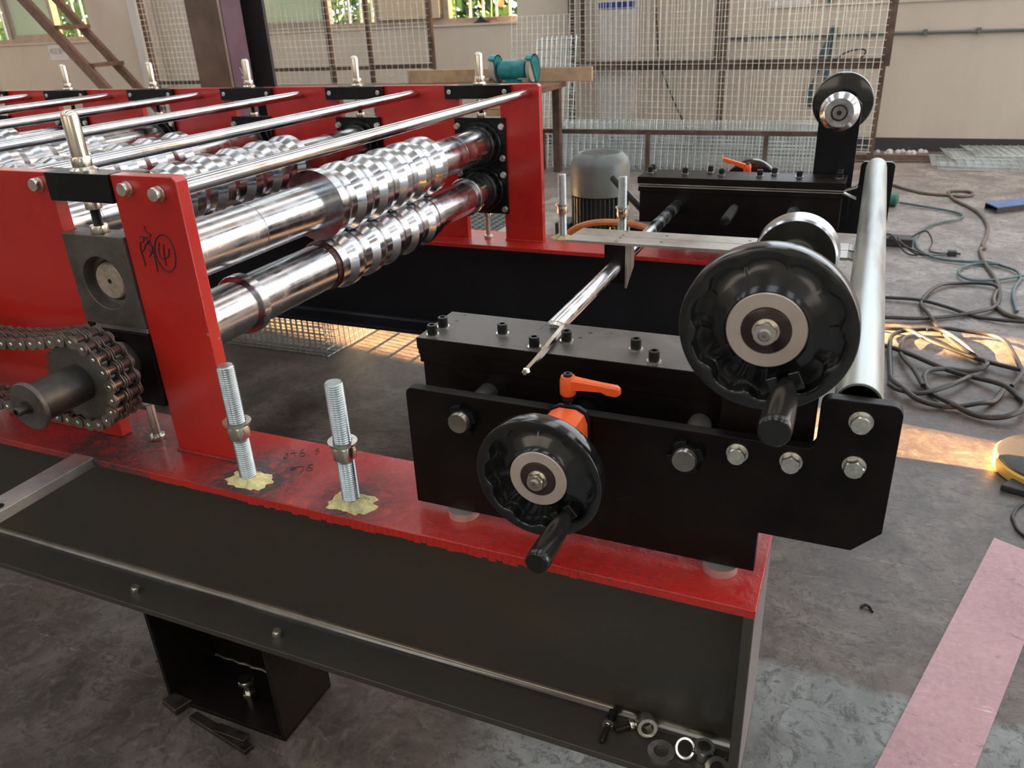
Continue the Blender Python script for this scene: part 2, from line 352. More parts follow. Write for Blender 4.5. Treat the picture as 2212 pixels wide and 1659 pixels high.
def part(parent, name, mb, mat, bevel=0, smooth=35, label=None, kind=None, share=None):
    r = parent
    while r.parent: r = r.parent
    me = share or meshof(name, mb, M[mat] if isinstance(mat, str) else mat, tuple(r['mm']), smooth)
    o = bpy.data.objects.new(name, me); COL.objects.link(o); o.parent = parent
    if bevel: bev(o, bevel)
    if label: o['label'] = label
    if kind: o['kind'] = kind
    return o
def single(name, mb, mat, base, label, cat, group=None, bevel=0, smooth=35, kind=None):
    o = bpy.data.objects.new(name, meshof(name, mb, M[mat], base, smooth)); COL.objects.link(o); o.location = S(*base); o['mm'] = list(base)
    if bevel: bev(o, bevel)
    return tag(o, label, cat, group, kind)
def struct(name, mb, mat, base=(0, 0, -FZ), bevel=0):
    o = bpy.data.objects.new(name, meshof(name, mb, M[mat], base, 35)); COL.objects.link(o); o.location = S(*base); o['mm'] = list(base); o['kind'] = 'structure'
    if bevel: bev(o, bevel)
    return o
def dup(root, dx=0, dy=0, dz=0, label=None, group=None, rotz=None):
    def cp(o, par):
        c = o.copy(); COL.objects.link(c); c.parent = par
        for ch in list(o.children): cp(ch, c)
        return c
    r = cp(root, None); r.location = root.location+Vector((dx, dy, dz))*.001
    b = root['mm']; r['mm'] = [b[0]+dx, b[1]+dy, b[2]+dz]
    if rotz is not None: r.rotation_euler.z = rotz
    if label: r['label'] = label
    if group: r['group'] = group
    return r
def hexbolt(parent, x, y, z, dirn, af=19, h=8, ph=0., washer=True, ln=10, mat='boltzinc', wr=None):
    d = Vector(dirn); o = Vector((x, y, z)); w = 2.2 if washer else 0
    b = part(parent, 'bolt', MB().hexnut(o+d*w, d, af, h, None, ph).cyl(o-d*ln, o+d*w, af*.3, 12), mat)
    if washer: part(b, 'washer', MB().ring(o+d*.05, d, wr or af*.62, af*.32, w), 'zinc')
    return b
def capscrew(parent, x, y, z, d=13, h=13):
    b = part(parent, 'cap_screw', MB().lathe([(0, d/2), (h-.8, d/2), (h, d/2-.8), (h, d*.27), (h-5.5, d*.27)], (x, y, z+1.6), (0, 0, 1), 20), 'darkbolt')
    part(b, 'washer', MB().ring((x, y, z), (0, 0, 1), d*.66, d*.3, 1.6, 20), 'zinc'); return b

# ================================================================== hall
XL, XR, YB, YF, HZ = -11000, 7000, 5860, -7000, 5000
struct('floor', MB().box(XL-600, XR+300, YF-300, YB+260, -FZ-100, -FZ), 'floor')
struct('ceiling', MB().box(XL-300, XR+300, YF-300, YB+300, HZ-FZ, HZ-FZ+80), 'roof')
# back wall with two window openings (their sills are just above the machine in view)
wb = MB(); zs, zt = 490, 4300
def wallx(a, b, z0, z1): wb.box(a, b, YB, YB+240, z0, z1)
wallx(XL-300, XR+300, -FZ, zs); wallx(XL-300, XR+300, zt, HZ-FZ)
for a, b in ((XL-300, -9600), (-7500, -5420), (-2708, -760)): wallx(a, b, zs, zt)
wallx(-760, XR+300, zs, 515)
struct('wall_back', wb, 'wall')
struct('baseboard_back', MB().box(-2600, XR, YB-6, YB, -FZ, -FZ+92), 'skirt')
struct('wall_right', MB().box(XR, XR+200, YF, YB, -FZ, HZ-FZ), 'wall')
struct('wall_front', MB().box(XL-300, XR+300, YF-200, YF, -FZ, HZ-FZ), 'wall')
# left wall: two doors stand ajar, the low sun comes through the gaps
wl = MB(); gaps = [(2790, 3010), (3565, 3775)]; y0 = YF
for a, b in gaps: wl.box(XL-120, XL, y0, a, -FZ, HZ-FZ); wl.box(XL-120, XL, a, b, 2700, HZ-FZ); y0 = b
wl.box(XL-120, XL, y0, YB, -FZ, HZ-FZ); struct('wall_left', wl, 'wall')
struct('trim_1', MB().box(-7180, -6600, 5600, YB, -FZ, HZ-FZ), 'wall')          # pilaster beside the left window
struct('trim_2', MB().box(-6600, -6500, 5560, 5640, -FZ, 2200), 'cabinet')
def window(name, x0, x1, mull, frosted, barred, zs=zs):
    r = struct(name, MB().box(x0, x1, YB+40, YB+110, zs, zs+45).box(x0, x1, YB+40, YB+110, zt-45, zt), 'alu')
    for mx in mull: part(r, 'mullion', MB().box(mx-22, mx+22, YB+35, YB+110, zs+45, zt-45), 'alu')
    for a, b in frosted:
        part(r, 'window_pane', MB().box(a+20, b-20, YB+70, YB+78, zs+60, zt-60), 'frost')
        f = MB(); f.box(a, b, YB+55, YB+95, zs+45, zs+85).box(a, a+28, YB+55, YB+95, zs+85, zt-45).box(b-28, b, YB+55, YB+95, zs+85, zt-45); part(r, 'sash', f, 'alu')
    for a, b in barred:
        k = int((b-a)/135)
        for i in range(1, k+1): part(r, 'window_bar', MB().box(a+i*(b-a)/(k+1)-9, a+i*(b-a)/(k+1)+9, YB+190, YB+208, zs-20, zt), 'bars')
    part(r, 'sill', MB().box(x0, x1, YB-12, YB+40, zs-14, zs+2), 'wall')
    return r
window('window_1', -5420, -2708, (-4590, -4060, -3370), [(-5390, -4612), (-4038, -3400)], [(-4568, -4082), (-3348, -2730)])
window('window_3', -760, XR+300, (700, 2200, 3700, 5200), [], [], 515)
window('window_2', -9600, -7500, (-8780, -8065), [(-8758, -8090)], [(-9560, -8800), (-8043, -7530)])
single('leaning_board', MB().prism([(-4020, 545), (-3420, 545), (-3420, 1200), (-4020, 1200)], 'y', YB+6, YB+16), 'beige', (-3700, YB+6, 500), 'large beige sheet covering the frosted window pane behind the wire mesh', 'board', bevel=3)

# outdoors: shrubs right outside, darker hedge further off
def bush(name, x0, x1, y0, y1, z0, z1, n, size, mat, label, cat, extra=None):
    rnd = random.Random(int(x0)); mb = MB()
    for i in range(n):
        c = Vector((rnd.uniform(x0, x1), rnd.uniform(y0, y1), rnd.uniform(z0, z1))); s_ = size*rnd.uniform(.6, 1.3)
        a = Vector((rnd.uniform(-1, 1), rnd.uniform(-1, 1), rnd.uniform(-.6, .9))).normalized(); b = a.cross(Vector((rnd.uniform(-1, 1), rnd.uniform(-1, 1), rnd.uniform(-1, 1)))).normalized(); q = a.cross(b)
        mb.add([c-a*s_, c+b*s_*.38-a*s_*.1+q*s_*.1, c+a*s_, c-b*s_*.38-a*s_*.1+q*s_*.1], [(0, 1, 2), (0, 2, 3)])
    for i in range(int((x1-x0)/160)):
        xx = x0+i*160+rnd.uniform(0, 80); mb.cyl((xx, (y0+y1)/2, -FZ), (xx+rnd.uniform(-90, 90), (y0+y1)/2, z1-50), 9, 6)
    return single(name, mb, mat, ((x0+x1)/2, (y0+y1)/2, -FZ), label, cat, smooth=180, kind=None)
bush('shrub', -3650, -2300, 6350, 6800, 100, 1500, 420, 95, 'leaf', 'bright green broad-leaved shrub outside the barred window opening beside the bare wall', 'shrub')
bush('shrub', -6200, -4100, 6500, 7300, 0, 1600, 1500, 60, 'leaf', 'small-leaved green shrub seen through the mesh and window bars left of the beige sheet', 'shrub')
bush('shrub', -12600, -8700, 6500, 7400, 0, 1700, 2400, 65, 'leaf', 'leafy green shrub outside the far left window behind the brown stair', 'shrub')
bush('hedge', -15500, -2000, 8600, 9300, -300, 2200, 5200, 170, 'leafdark', 'dark green hedge far outside the windows', 'hedge')
single('flower', MB().lathe([(0, 5), (18, 34), (30, 14)], (-3050, 6330, 640), (0, -1, 0), 10), 'flower', (-3050, 6330, 640), 'orange-red flower in the shrub outside the barred window', 'flower')
struct('trim_3', MB().box(XL-6000, XR, YB+260, 14000, -FZ-120, -FZ-60), 'floor')   # ground outside

# ------------------------------------------------------------------ yard steel: column, stair, notice
cb = thing('steel_column', 'tall H-section steel column with brown flange face and purple primer web behind the roller bed', 'column', (-2370, 1950, -FZ))
part(cb, 'flange', MB().box(-2447, -2288, 1950, 1964, -FZ, 2600), 'colbrown', label='scaly brown flange facing the camera')
part(cb, 'web', MB().box(-2374, -2362, 1964, 2150, -FZ, 2600), 'colshade')
part(cb, 'flange', MB().box(-2447, -2241, 2150, 2166, -FZ, 2600), 'colshade', label='shaded dark rear flange')
part(cb, 'cover_plate', MB().box(-2304, -2288, 1968, 2080, -FZ, 2600), 'purple', label='purple primed side plate')
ch = MB(); base = Vector((-2704.5, 0, 0))
for st in ([(2470, 410), (2480, 385)], [(2470, 372), (2492, 362), (2478, 348), (2492, 338)], [(2478, 322), (2480, 300)], [(2484, 290), (2476, 270), (2494, 262), (2480, 250)]):
    ch.tube([(-2287, 2020+(a-2480)*.9, 400+(b-400)*.9) for a, b in st], 1.4, 4)
part(cb, 'chalk_marks', ch, 'chalk')
sr = thing('steel_stair', 'steep brown steel stair with open treads in front of the far left window', 'stair', (-6250, 4800, -FZ))
def bar3(a, b, w, h): 
    mb = MB(); a = Vector(a); b = Vector(b); d = (b-a).normalized(); u = Vector((0, 1, 0)); v = d.cross(u).normalized()
    vs = [p+u*(sx*w/2)+v*(sy*h/2) for p in (a, b) for sx, sy in ((-1, -1), (1, -1), (1, 1), (-1, 1))]
    return mb.add(vs, [(0, 1, 2, 3), (7, 6, 5, 4), (0, 4, 5, 1), (1, 5, 6, 2), (2, 6, 7, 3), (3, 7, 4, 0)])
part(sr, 'stringer', bar3((-7602, 4700, 1600), (-5568, 4700, -FZ), 40, 90), 'stair')
part(sr, 'stringer', bar3((-7602, 5030, 1600), (-5568, 5030, -FZ), 40, 70), 'stair')
for k in range(7):
    zz = 1245-k*313; xx = -7602+(1600-zz)*.98; part(sr, 'tread', MB().box(xx-60, xx+110, 4700, 5030, zz-16, zz+16), 'stair')
nb = single('wall_notice', MB().box(-8190, -7920, YB-4, YB-1, 312, 468), 'white', (-8050, YB, 312), 'small white paper notice with grey lettering on the wall under the far left window', 'notice')
def text(parent, s, size, loc, rot, mat, name='lettering', ext=.0004):
    cu = bpy.data.curves.new(name, 'FONT'); cu.body = s; cu.size = size*.001; cu.extrude = ext; cu.align_x = 'CENTER'; cu.align_y = 'CENTER'
    tmp = bpy.data.objects.new(name, cu); COL.objects.link(tmp); bpy.context.view_layer.update()
    me = bpy.data.meshes.new_from_object(tmp.evaluated_get(bpy.context.evaluated_depsgraph_get())); bpy.data.objects.remove(tmp)
    me.materials.clear(); me.materials.append(M[mat]); o = bpy.data.objects.new(name, me); COL.objects.link(o); o.parent = parent
    r = parent
    while r.parent: r = r.parent
    o.location = (Vector(loc)-Vector(r['mm']))*.001; o.rotation_euler = rot; return o
text(nb, '校正备件', 62, (-8050, YB-5, 400), (PI/2, 0, 0), 'greyink')

# ------------------------------------------------------------------ wire-mesh panels
def wires(mb, o, u, v, wu, wv, pu, pv, r):
    o = Vector(o); u = Vector(u).normalized(); v = Vector(v).normalized(); q = u.cross(v)
    def w(a, b):
        d = (b-a).normalized(); s1 = d.cross(q).normalized()*r; s2 = q*r
        mb.add([a+s1, a+s2, a-s1, a-s2, b+s1, b+s2, b-s1, b-s2], [(0, 1, 5, 4), (1, 2, 6, 5), (2, 3, 7, 6), (3, 0, 4, 7)])
    for i in range(int(wu/pu)+1): w(o+u*(i*pu)+q*r, o+u*(i*pu)+v*wv+q*r)
    for j in range(int(wv/pv)+1): w(o+v*(j*pv)-q*r, o+v*(j*pv)+u*wu-q*r)
    return mb
def tubebar(a, b, w=19):
    a = Vector(a); b = Vector(b); d = (b-a).normalized(); u = Vector((0, 0, 1)) if abs(d.z) < .8 else Vector((1, 0, 0)); u = (u-d*u.dot(d)).normalized(); v = d.cross(u)
    return MB().add([p+u*(sx*w)+v*(sy*w) for p in (a, b) for sx, sy in ((-1, -1), (1, -1), (1, 1), (-1, 1))], [(0, 1, 2, 3), (7, 6, 5, 4), (0, 4, 5, 1), (1, 5, 6, 2), (2, 6, 7, 3), (3, 7, 4, 0)])
# large framed panel leaning near the back wall, from beside the grinder to the right of the upright bracket
A = Vector((-2215, 5770, -FZ)); B = Vector((63, 5420, -FZ)); du = (B-A).normalized(); lw = (B-A).length
cg = thing('mesh_screen', 'wide rusty tube frame with wire mesh standing behind the motor and upright bracket', 'mesh screen', tuple(A))
zr = 131+FZ; mid = 1200
zv = Vector((0, 0, 1))
for s_ in (0, 1230, lw): part(cg, 'frame_post', tubebar(A+du*s_+zv*2, A+du*s_+zv*1900), 'cage')
for s_ in (100, 1180, 2330): part(cg, 'frame_post', tubebar(A+du*s_+zv*zr, A+du*s_+zv*1900, 15), 'cage')
for z_ in (20, zr, zr+34, 1900): part(cg, 'frame_rail', tubebar(A+zv*z_, B+zv*z_, 16), 'cage')
part(cg, 'wire_mesh', wires(MB(), A+Vector((0, -24, 60)), du, zv, lw, 1790, 44, 44, 2.3), 'wire', kind='stuff')
part(cg, 'wire_mesh', wires(MB(), A+Vector((10, 24, 70)), du, zv, lw, 1790, 52, 1800, 2.6), 'wire', kind='stuff')
# rack with a rail in front of it, sheets of bright mesh stacked behind
rk = thing('mesh_rack', 'low rusty tube rack holding stacked pale wire mesh behind the motor', 'rack', (-1300, 4774, -FZ))
part(rk, 'frame_rail', tubebar((-2100, 4774, -210), (-150, 4774, -210), 14), 'cage')
for x_ in (-2090, -1328, -560): part(rk, 'frame_post', tubebar((x_, 4774, -FZ), (x_, 4774, -224), 14), 'cage')
for k in range(4):
    part(rk, 'mesh_sheet', wires(MB(), (-2080+k*17, 4830+k*60, -FZ+6), (1, 0, 0), (0, .16, 1), 1960, 330-k*14, 46, 25, 2.3), 'wirepale', kind='stuff')
pn = thing('mesh_screen', 'wire mesh sheet leaning behind the bench grinder right of the bare wall', 'mesh screen', (-2200, 5250, -FZ))
part(pn, 'wire_mesh', wires(MB(), (-2560, 5300, -FZ), (1, 0, 0), (0, .1, 1), 500, 1010, 42, 42, 1.9), 'wire', kind='stuff')
part(pn, 'wire_mesh', wires(MB(), (-2330, 5180, -FZ), (1, 0, .03), (.04, .08, 1), 330, 860, 38, 60, 4), 'wirepale', kind='stuff')
def framed(label, x0, x1, y, zrail, posts, base=-FZ, top=1300, pu=52, pv=46):
    t_ = thing('mesh_screen', label, 'mesh screen', ((x0+x1)/2, y, base))
    for x_ in posts: part(t_, 'frame_post', tubebar((x_, y, base), (x_, y, top), 17), 'cage')
    for z_ in [base+20]+zrail: part(t_, 'frame_rail', tubebar((x0, y, z_), (x1, y, z_), 15), 'cage')
    part(t_, 'wire_mesh', wires(MB(), (x0, y-22, base+30), (1, 0, 0), (0, 0, 1), x1-x0, top-base-40, pu, pv, 2), 'wire', kind='stuff'); return t_
framed('rusty framed wire mesh panel with two posts in front of the windows', -3600, -3040, 5000, [222], [-3590, -3048])
framed('framed wire mesh panel directly right of the column with a thin middle post', -4780, -3630, 5060, [212], [-4000, -4700])
framed('wire mesh panel between the wall pilaster and the brown column', -5340, -4860, 4500, [168], [-5330], pu=44, pv=40)
single('timber_plank', MB().box(-3100, -1700, 4700, 4735, 122, 212), 'wood', (-2400, 4720, 122), 'long dusty timber plank standing on edge behind the grinder', 'plank', bevel=3)
bt = thing('work_bench', 'brown work bench behind the far red plates', 'bench', (-2600, 4400, -FZ))
part(bt, 'worktop', MB().box(-4300, -1900, 4180, 4760, 85, 121.8), 'stair', 3)
for x_, y_ in ((-4240, 4230), (-1950, 4230), (-4240, 4700), (-1950, 4700)): part(bt, 'leg', MB().box(x_-25, x_+25, y_-25, y_+25, -FZ, 85), 'cage')
single('crate', MB().box(-2190, -2040, 3990, 4090, -FZ, 20).box(-2185, -2045, 3995, 4085, 22, 60), 'wood', (-2115, 4040, -FZ), 'weathered wooden crate beside the work bench, half behind the red plate', 'crate', bevel=4)

# bench grinder
gx, gy, gz = -2092, 4300, 122
gr = thing('bench_grinder', 'teal bench grinder with two guarded wheels on the work bench', 'grinder', (gx, gy, gz))
part(gr, 'motor_body', MB().lathe([(-95, 34), (-90, 52), (-50, 62), (50, 62), (90, 52), (95, 34)], (gx, gy, gz+105), (1, 0, 0), 28), 'teal')
part(gr, 'base', MB().box(gx-64, gx+64, gy-50, gy+50, gz, gz+16).prism([(gx-50, gz+16), (gx+50, gz+16), (gx+40, gz+54), (gx-40, gz+54)], 'y', gy-34, gy+34), 'teal', 3)
for s_ in (-1, 1):
    x_ = gx+s_*126; gd = MB(); ring = []; n = 28
    for i in range(n+1): a = math.radians(-70+i*205/n); ring.append((math.cos(a), math.sin(a)))
    pts = [(gy+c_*90, gz+109+s2*90) for c_, s2 in ring]+[(gy+c_*81, gz+109+s2*81) for c_, s2 in reversed(ring)]
    gd.prism(pts, 'x', x_-22, x_+22); gd.prism([(gy+c_*88, gz+109+s2*88) for c_, s2 in ring], 'x', x_+16, x_+22)
    part(gr, 'wheel_guard', gd, 'teal')
    part(gr, 'grinding_wheel', MB().cyl((x_-12, gy, gz+109), (x_+12, gy, gz+109), 76, 32), 'grindstone')
    part(gr, 'tool_rest', MB().box(x_-50, x_+8, gy-118, gy-80, gz+58, gz+64).box(x_-18, x_-10, gy-84, gy-34, gz+44, gz+60), 'zinc')

# conduit, cabinet, hanging hoses, wall things
cd = thing('wall_conduit', 'thin grey conduit running along the back wall and turning down at its left end', 'conduit', (0, YB-20, 200))
part(cd, 'pipe', MB().tube([(-1030, YB-18, 170), (-1030, YB-18, 300), (-1018, YB-18, 314), (-900, YB-18, 316), (2600, YB-18, 296)], 11, 8), 'motor')
for x_ in (-880, -420, -50, 300, 620, 1000): part(cd, 'clip', MB().box(x_-12, x_+12, YB-32, YB, 290, 330), 'motor')
kb = thing('switch_cabinet', 'pale metal cabinet with blue lettering strip on the back wall behind the mesh', 'cabinet', (-1850, 5700, -270))
part(kb, 'body', MB().box(-2015, -1690, 5805, YB, -270, 760), 'cabinet', 4)
part(kb, 'door', MB().box(-2000, -1705, 5797, 5805, -255, 540), 'cabinet', 2)
part(kb, 'label_strip', MB().box(-1998, -1712, 5799, 5805, 548, 600), 'blue')
single('hanging_hose', MB().tube(spline([(-1589, YB-30, 900), (-1548, YB-30, 408), (-1503, YB-30, 118), (-1309, YB-34, -285), (-1180, YB-36, -440), (-1090, YB-60, -464)]), 8, 6), 'cable', (-1400, YB-60, -462), 'thin black hose hanging down the back wall beside the pale cabinet', 'hose')
hk = MB()
for k in range(4): hk.tube(spline([(-300+k*6, YB-20-k*6, 372), (-330-k*12, YB-22, 150), (-410+k*14, YB-22, -60), (-390+k*14, YB-22, -165), (-330+k*8, YB-22, -60), (-280+k*6, YB-20-k*6, 360)]), 7, 6)
single('hose_coil', hk, 'cableteal', (-340, YB-20, -165), 'bundle of teal hose hanging on the back wall behind the upright bracket', 'hose')
single('cable_loop', MB().tube(spline([(-300, YB-30, 90), (-200, YB-30, 190), (-90, YB-30, 215), (-60, YB-30, 190), (-140, YB-30, 110), (-250, YB-30, 100), (-190, YB-30, 150), (-120, YB-30, 150)]), 6, 6), 'cable', (-180, YB-30, 90), 'black cable looped on the back wall behind the mesh frame', 'cable')
sb = thing('window_sill_clutter', 'dark crumpled rag lying on the window sill beside the bars', 'rag', (-3040, YB+5, 492))
part(sb, 'cloth', MB().prism([(-3110, 492), (-2960, 492), (-2990, 510), (-3040, 548), (-3070, 508)], 'y', YB-6, YB+34), 'darkstuff')
part(sb, 'strap', MB().tube([(-3090, YB-2, 496), (-3020, YB+5, 512), (-2900, YB+10, 520), (-2880, YB, 500)], 5, 5), 'redscrap')
single('tin_box', MB().box(-745, -470, YB+2, YB+34, 517, 556), 'cabinet', (-600, YB+10, 517), 'grey boxes on the window sill at the top edge behind the mesh frame', 'box', bevel=2)
single('glove', MB().lathe([(0, 18), (22, 22), (40, 6)], (-330, YB+18, 517), (0, 0, 1), 10), 'cableteal', (-330, YB+18, 517), 'teal crumpled glove on the window sill at the top edge', 'glove')
rub = thing('plaster_rubble', 'pale broken plaster lumps along the dark skirting at the back wall', 'rubble', (200, 5780, -FZ)); rr = random.Random(3)
for k in range(9):
    x_ = 120+k*38+rr.uniform(-15, 15); y_ = 5800+rr.uniform(-60, 30); s_ = rr.uniform(10, 28)
    part(rub, 'lump', MB().lathe([(0, s_), (s_*.6, s_*.9), (s_, s_*.3)], (x_, y_, -FZ), (0, 0, 1), 6, rr.uniform(0, 1)), 'cabinet')
pile = thing('mesh_pile', 'pile of galvanised wire mesh sheets lying by the back wall at the right', 'mesh pile', (800, 5400, -FZ))
for k in range(5):
    z_ = -FZ+8+k*13; part(pile, 'mesh_sheet', wires(MB(), (470+k*55-(k%2)*90, 5150+k*50, z_), (1, .04*(k-2), 0), (-.05*(k-1), 1, 0), 1500, 420, 50, 50, 2.4), 'wirepale', kind='stuff')
for k in range(4): single('steel_rod', MB().cyl((-300+k*40, 5330+k*70, -FZ+8+k*1.5), (620+k*30, 5420+k*60, -FZ+8+k*1.5), 7, 6), 'cage', (0, 5350, -FZ), 'thin steel rod on the floor by the back wall, %s from the mesh pile' % ('nearest', 'second', 'third', 'farthest')[k], 'rod', 'loose rods by the back wall')
single('floor_grating', wires(MB(), (-2050, 2950, -FZ+14), (1, 0, 0), (0, 1, 0), 900, 420, 42, 42, 4), 'motor', (-1700, 3100, -FZ), 'grey steel grating lying on the floor behind the far beam', 'grating')
mu = thing('mesh_bundle', 'stack of folded wire mesh standing on the floor behind the near beam under the rollers', 'mesh bundle', (-1760, 1380, -FZ))
for k in range(3): part(mu, 'mesh_sheet', wires(MB(), (-2060+k*6, 1345+k*24, -FZ+3), (1, .02, 0), (-.02, .05, 1), 500, 185, 23, 25, 1.7), 'wirepale', kind='stuff')
part(mu, 'mesh_sheet', wires(MB(), (-1550, 1345, -FZ+3), (.06, 1, 0), (-.02, 0, 1), 290, 185, 25, 25, 1.8), 'wirepale', kind='stuff')

# ================================================================== machine frames
XA = -3020
def hbeam(t_, y0, redmat, webmat, near):
    part(t_, 'top_flange', MB().box(XA, 0, y0, y0+148, -11, 0), redmat, 1.2)
    part(t_, 'web', MB().box(XA, -12, y0+70, y0+78, -273, -11), webmat)
    part(t_, 'bottom_flange', MB().box(XA, 0, y0, y0+148, -284, -273), 'mill' if near else 'shadeweb', 1.2)
    f = MB()
    for sgn, yy in ((-1, y0+70), (1, y0+78)):
        for zz, up_ in ((-273, 1), (-11, -1)):
            n = 6; pts = [(yy, zz)]+[(yy+sgn*(12-12*math.sin(a)), zz+up_*(12-12*math.cos(a))) for a in [PI/2*i/n for i in range(n+1)]]
            f.prism(pts, 'x', XA, -12)
    part(t_, 'root_fillet', f, 'fillet' if near else webmat)
    ep = part(t_, 'end_plate', MB().box(-12, -1, y0+.6, y0+147.4, -273, -11), 'mill', 1); part(ep, 'pale_face', MB().box(-1.2, -.4, y0+1.4, y0+146.6, -272.5, -11.5), 'endlit')  # thin outer skin, coloured grey as if lit from the door
def siderow(t_, y0, y1, near):
    n = 0
    part(t_, 'side_plate', MB().prism([(-827, 0), (-719, 0), (-719, 391), (-725, 397), (-827, 397)], 'y', y0, y1), 'redchip' if near else 'red', 1.5)
    for k in range(6):
        xr = -941-369*k; part(t_, 'side_plate', MB().box(xr-255, xr, y0, y1, 0, 397), 'red', 1.5)
nf = thing('machine_frame', 'near steel beam of the machine with red top, red side plates and bare dark web', 'machine frame', (-1400, 74, -FZ))
hbeam(nf, 0, 'redflange', 'mill', True); siderow(nf, 64, 84, True)
ff = thing('machine_frame', 'far steel beam of the machine with red top and red side plates, shaded dark web', 'machine frame', (-1400, 1274, -FZ))
hbeam(ff, 1200, 'redflangefar', 'shadeweb', False); siderow(ff, 1264, 1284, False)
# weld bead along the foot of the plates, torn paint lip on the front edge
for t_, y_, mt in ((nf, 63, 'redflange'), (ff, 1263, 'red')):
    w_ = MB().tube([(-828+i*5, y_+math.sin(i*2.3)*.6, 1.2) for i in range(23)], 2.6, 6); part(t_, 'weld_bead', w_, mt)
rr = random.Random(5); lip = MB(); pts = []
for i in range(0, 70): lip_x = -820+i*9; lip.box(lip_x, lip_x+9.3, -.9, 0, -9-rr.uniform(1.5, 5)*(1 if 15 < i < 62 else .4), -.8)
part(nf, 'paint_lip', lip, 'red')
# cantilever bar welded to the near flange, burnt bare steel where it joins
cbm = MB().prism([(-972, -142), (-930, -142), (-930, 16), (-936, 30), (-950, 38), (-964, 30), (-972, 14)], 'z', .4, 1.2)
cbar = part(nf, 'cantilever_bar', MB().prism([(-970, -190), (-932, -190), (-932, 4), (-970, 4)], 'z', -14, 1), 'bar', 1)
part(cbar, 'bolt_hole', MB().ring((-946, -136, 1.05), (0, 0, 1), 7.5, 5.5, .5, 20).cyl((-946, -136, 1.0), (-946, -136, 1.15), 5.5, 20), 'darkbolt')
# feet: open box of plates with a levelling bolt
def foot(t_, dx, dy, near):
    m_ = 'black' if near else 'shadeweb'
    part(t_, 'foot_plate', MB().box(-928+dx, -921+dx, dy+2, dy+126, -470, -284), m_, .8)
    part(t_, 'foot_plate', MB().box(-691+dx, -684+dx, dy+2, dy+126, -470, -284), m_, .8)
    part(t_, 'foot_plate', MB().box(-921+dx, -691+dx, dy+108, dy+116, -470, -284), m_, .8)
    b_ = part(t_, 'base_plate', MB().box(-928+dx, -684+dx, dy+2, dy+126, -475, -467), m_, .8)
    part(b_, 'weld_bead', MB().tube([(-919+dx+i*9.5, dy+106+math.sin(i*1.9)*1.2, -465) for i in range(24)], 2.4, 5), 'bush')
    if near:
        lb = part(t_, 'levelling_bolt', MB().cyl((-785+dx, dy+42, -469), (-785+dx, dy+42, -418), 5.5, 14).hexnut((-785+dx, dy+42, -424), (0, 0, 1), 22, 9), 'nickel')
        part(lb, 'lock_nut', MB().hexnut((-785+dx, dy+42, -450), (0, 0, 1), 19, 8, 10, .4), 'nickel')
foot(nf, 0, 0, True); foot(nf, -1500, 0, True); foot(ff, 0, 1200, False); foot(ff, -1500, 1200, False)
# marker writing on the near red plate
mk = MB()
def stroke(pts): mk.tube(spline([(x_, 63.5, z_) for x_, z_ in pts], 4), .75, 5)
def pxp(px, py): return (px, py)
for s_ in ([(-786.9,334.2),(-786.8,327.7),(-780.2,323.8),(-782.8,320.4),(-791.5,319.9),(-800.2,319.9)], [(-793,319.8),(-795.9,313),(-801.5,311.6),(-803.7,300.4),(-802.6,290.4),(-802.2,280.3)],
    [(-793.4,318.7),(-787.5,314.7),(-793.3,309.9),(-796.6,304.2),(-802.6,299.3)], [(-782.4,317.2),(-788.9,310.2),(-781.2,307.4),(-791.4,293.4)], [(-783.4,313.8),(-782.2,295.2),(-783.1,273.9)],
    [(-789.6,303.5),(-784,298.4),(-779.2,295.4)], [(-768.5,313.7),(-772.7,302.5),(-771.1,293.8),(-764.2,293.2),(-757,298.1),(-754.3,307)], [(-762,312),(-765,297.5),(-765.5,284.2)],
    [(-761.5,324.9),(-771.8,318.9),(-778.6,306.5),(-778.8,292.1),(-772.8,279.2),(-762.3,276.1),(-751.7,283.1),(-746.2,296.7),(-747,312.9),(-752.5,322.3),(-761.5,324.9)]): stroke(s_)
part(nf, 'marker_writing', mk, 'ink', label='handwritten sign and circled 4 in black marker')
mk = MB()
for s_ in ([(-668.7,107.2),(-660.6,102.5),(-658,93.5),(-663.4,96.6),(-665.6,103.2),(-665.2,108.4)], [(-660.1,107.6),(-654.2,113.4)], [(-662.7,116.8),(-651.3,105.6)], [(-649.7,125.1),(-649.1,116.4),(-642.4,107.4),(-637.7,109),(-641,115.4),(-646.4,114.8)],
    [(-633,114.4),(-630.6,110.2)], [(-629.2,133.3),(-631.9,129.8),(-628.9,125.8),(-625.5,128.2),(-622.4,121.7),(-624.3,117.3)], [(-635.1,74.9),(-628.6,79.5)], [(-632.2,71.2),(-625.7,75.8)], [(-628.6,79.5),(-619.1,84),(-613.8,68.3)],
    [(-612.6,94.5),(-615.5,88.7),(-610.9,84.4),(-605.1,84.1),(-602.8,79),(-608.4,77.1),(-613.6,82.3),(-610.1,93)]): mk.tube(spline([(a, b, .3) for a, b in s_], 4), .6, 4)
part(nf, 'marker_writing', mk, 'ink', label='handwritten numbers 8 x 6.5 and 78')
for x_, y_ in ((-965, 26), (-677, 25)):
    part(nf, 'flange_bolt', MB().hexnut((x_, y_, -273), (.12, .1, 1), 13, 9).cyl((x_, y_, -266), (x_+2, y_+1, -261), 5, 12), 'nickel')

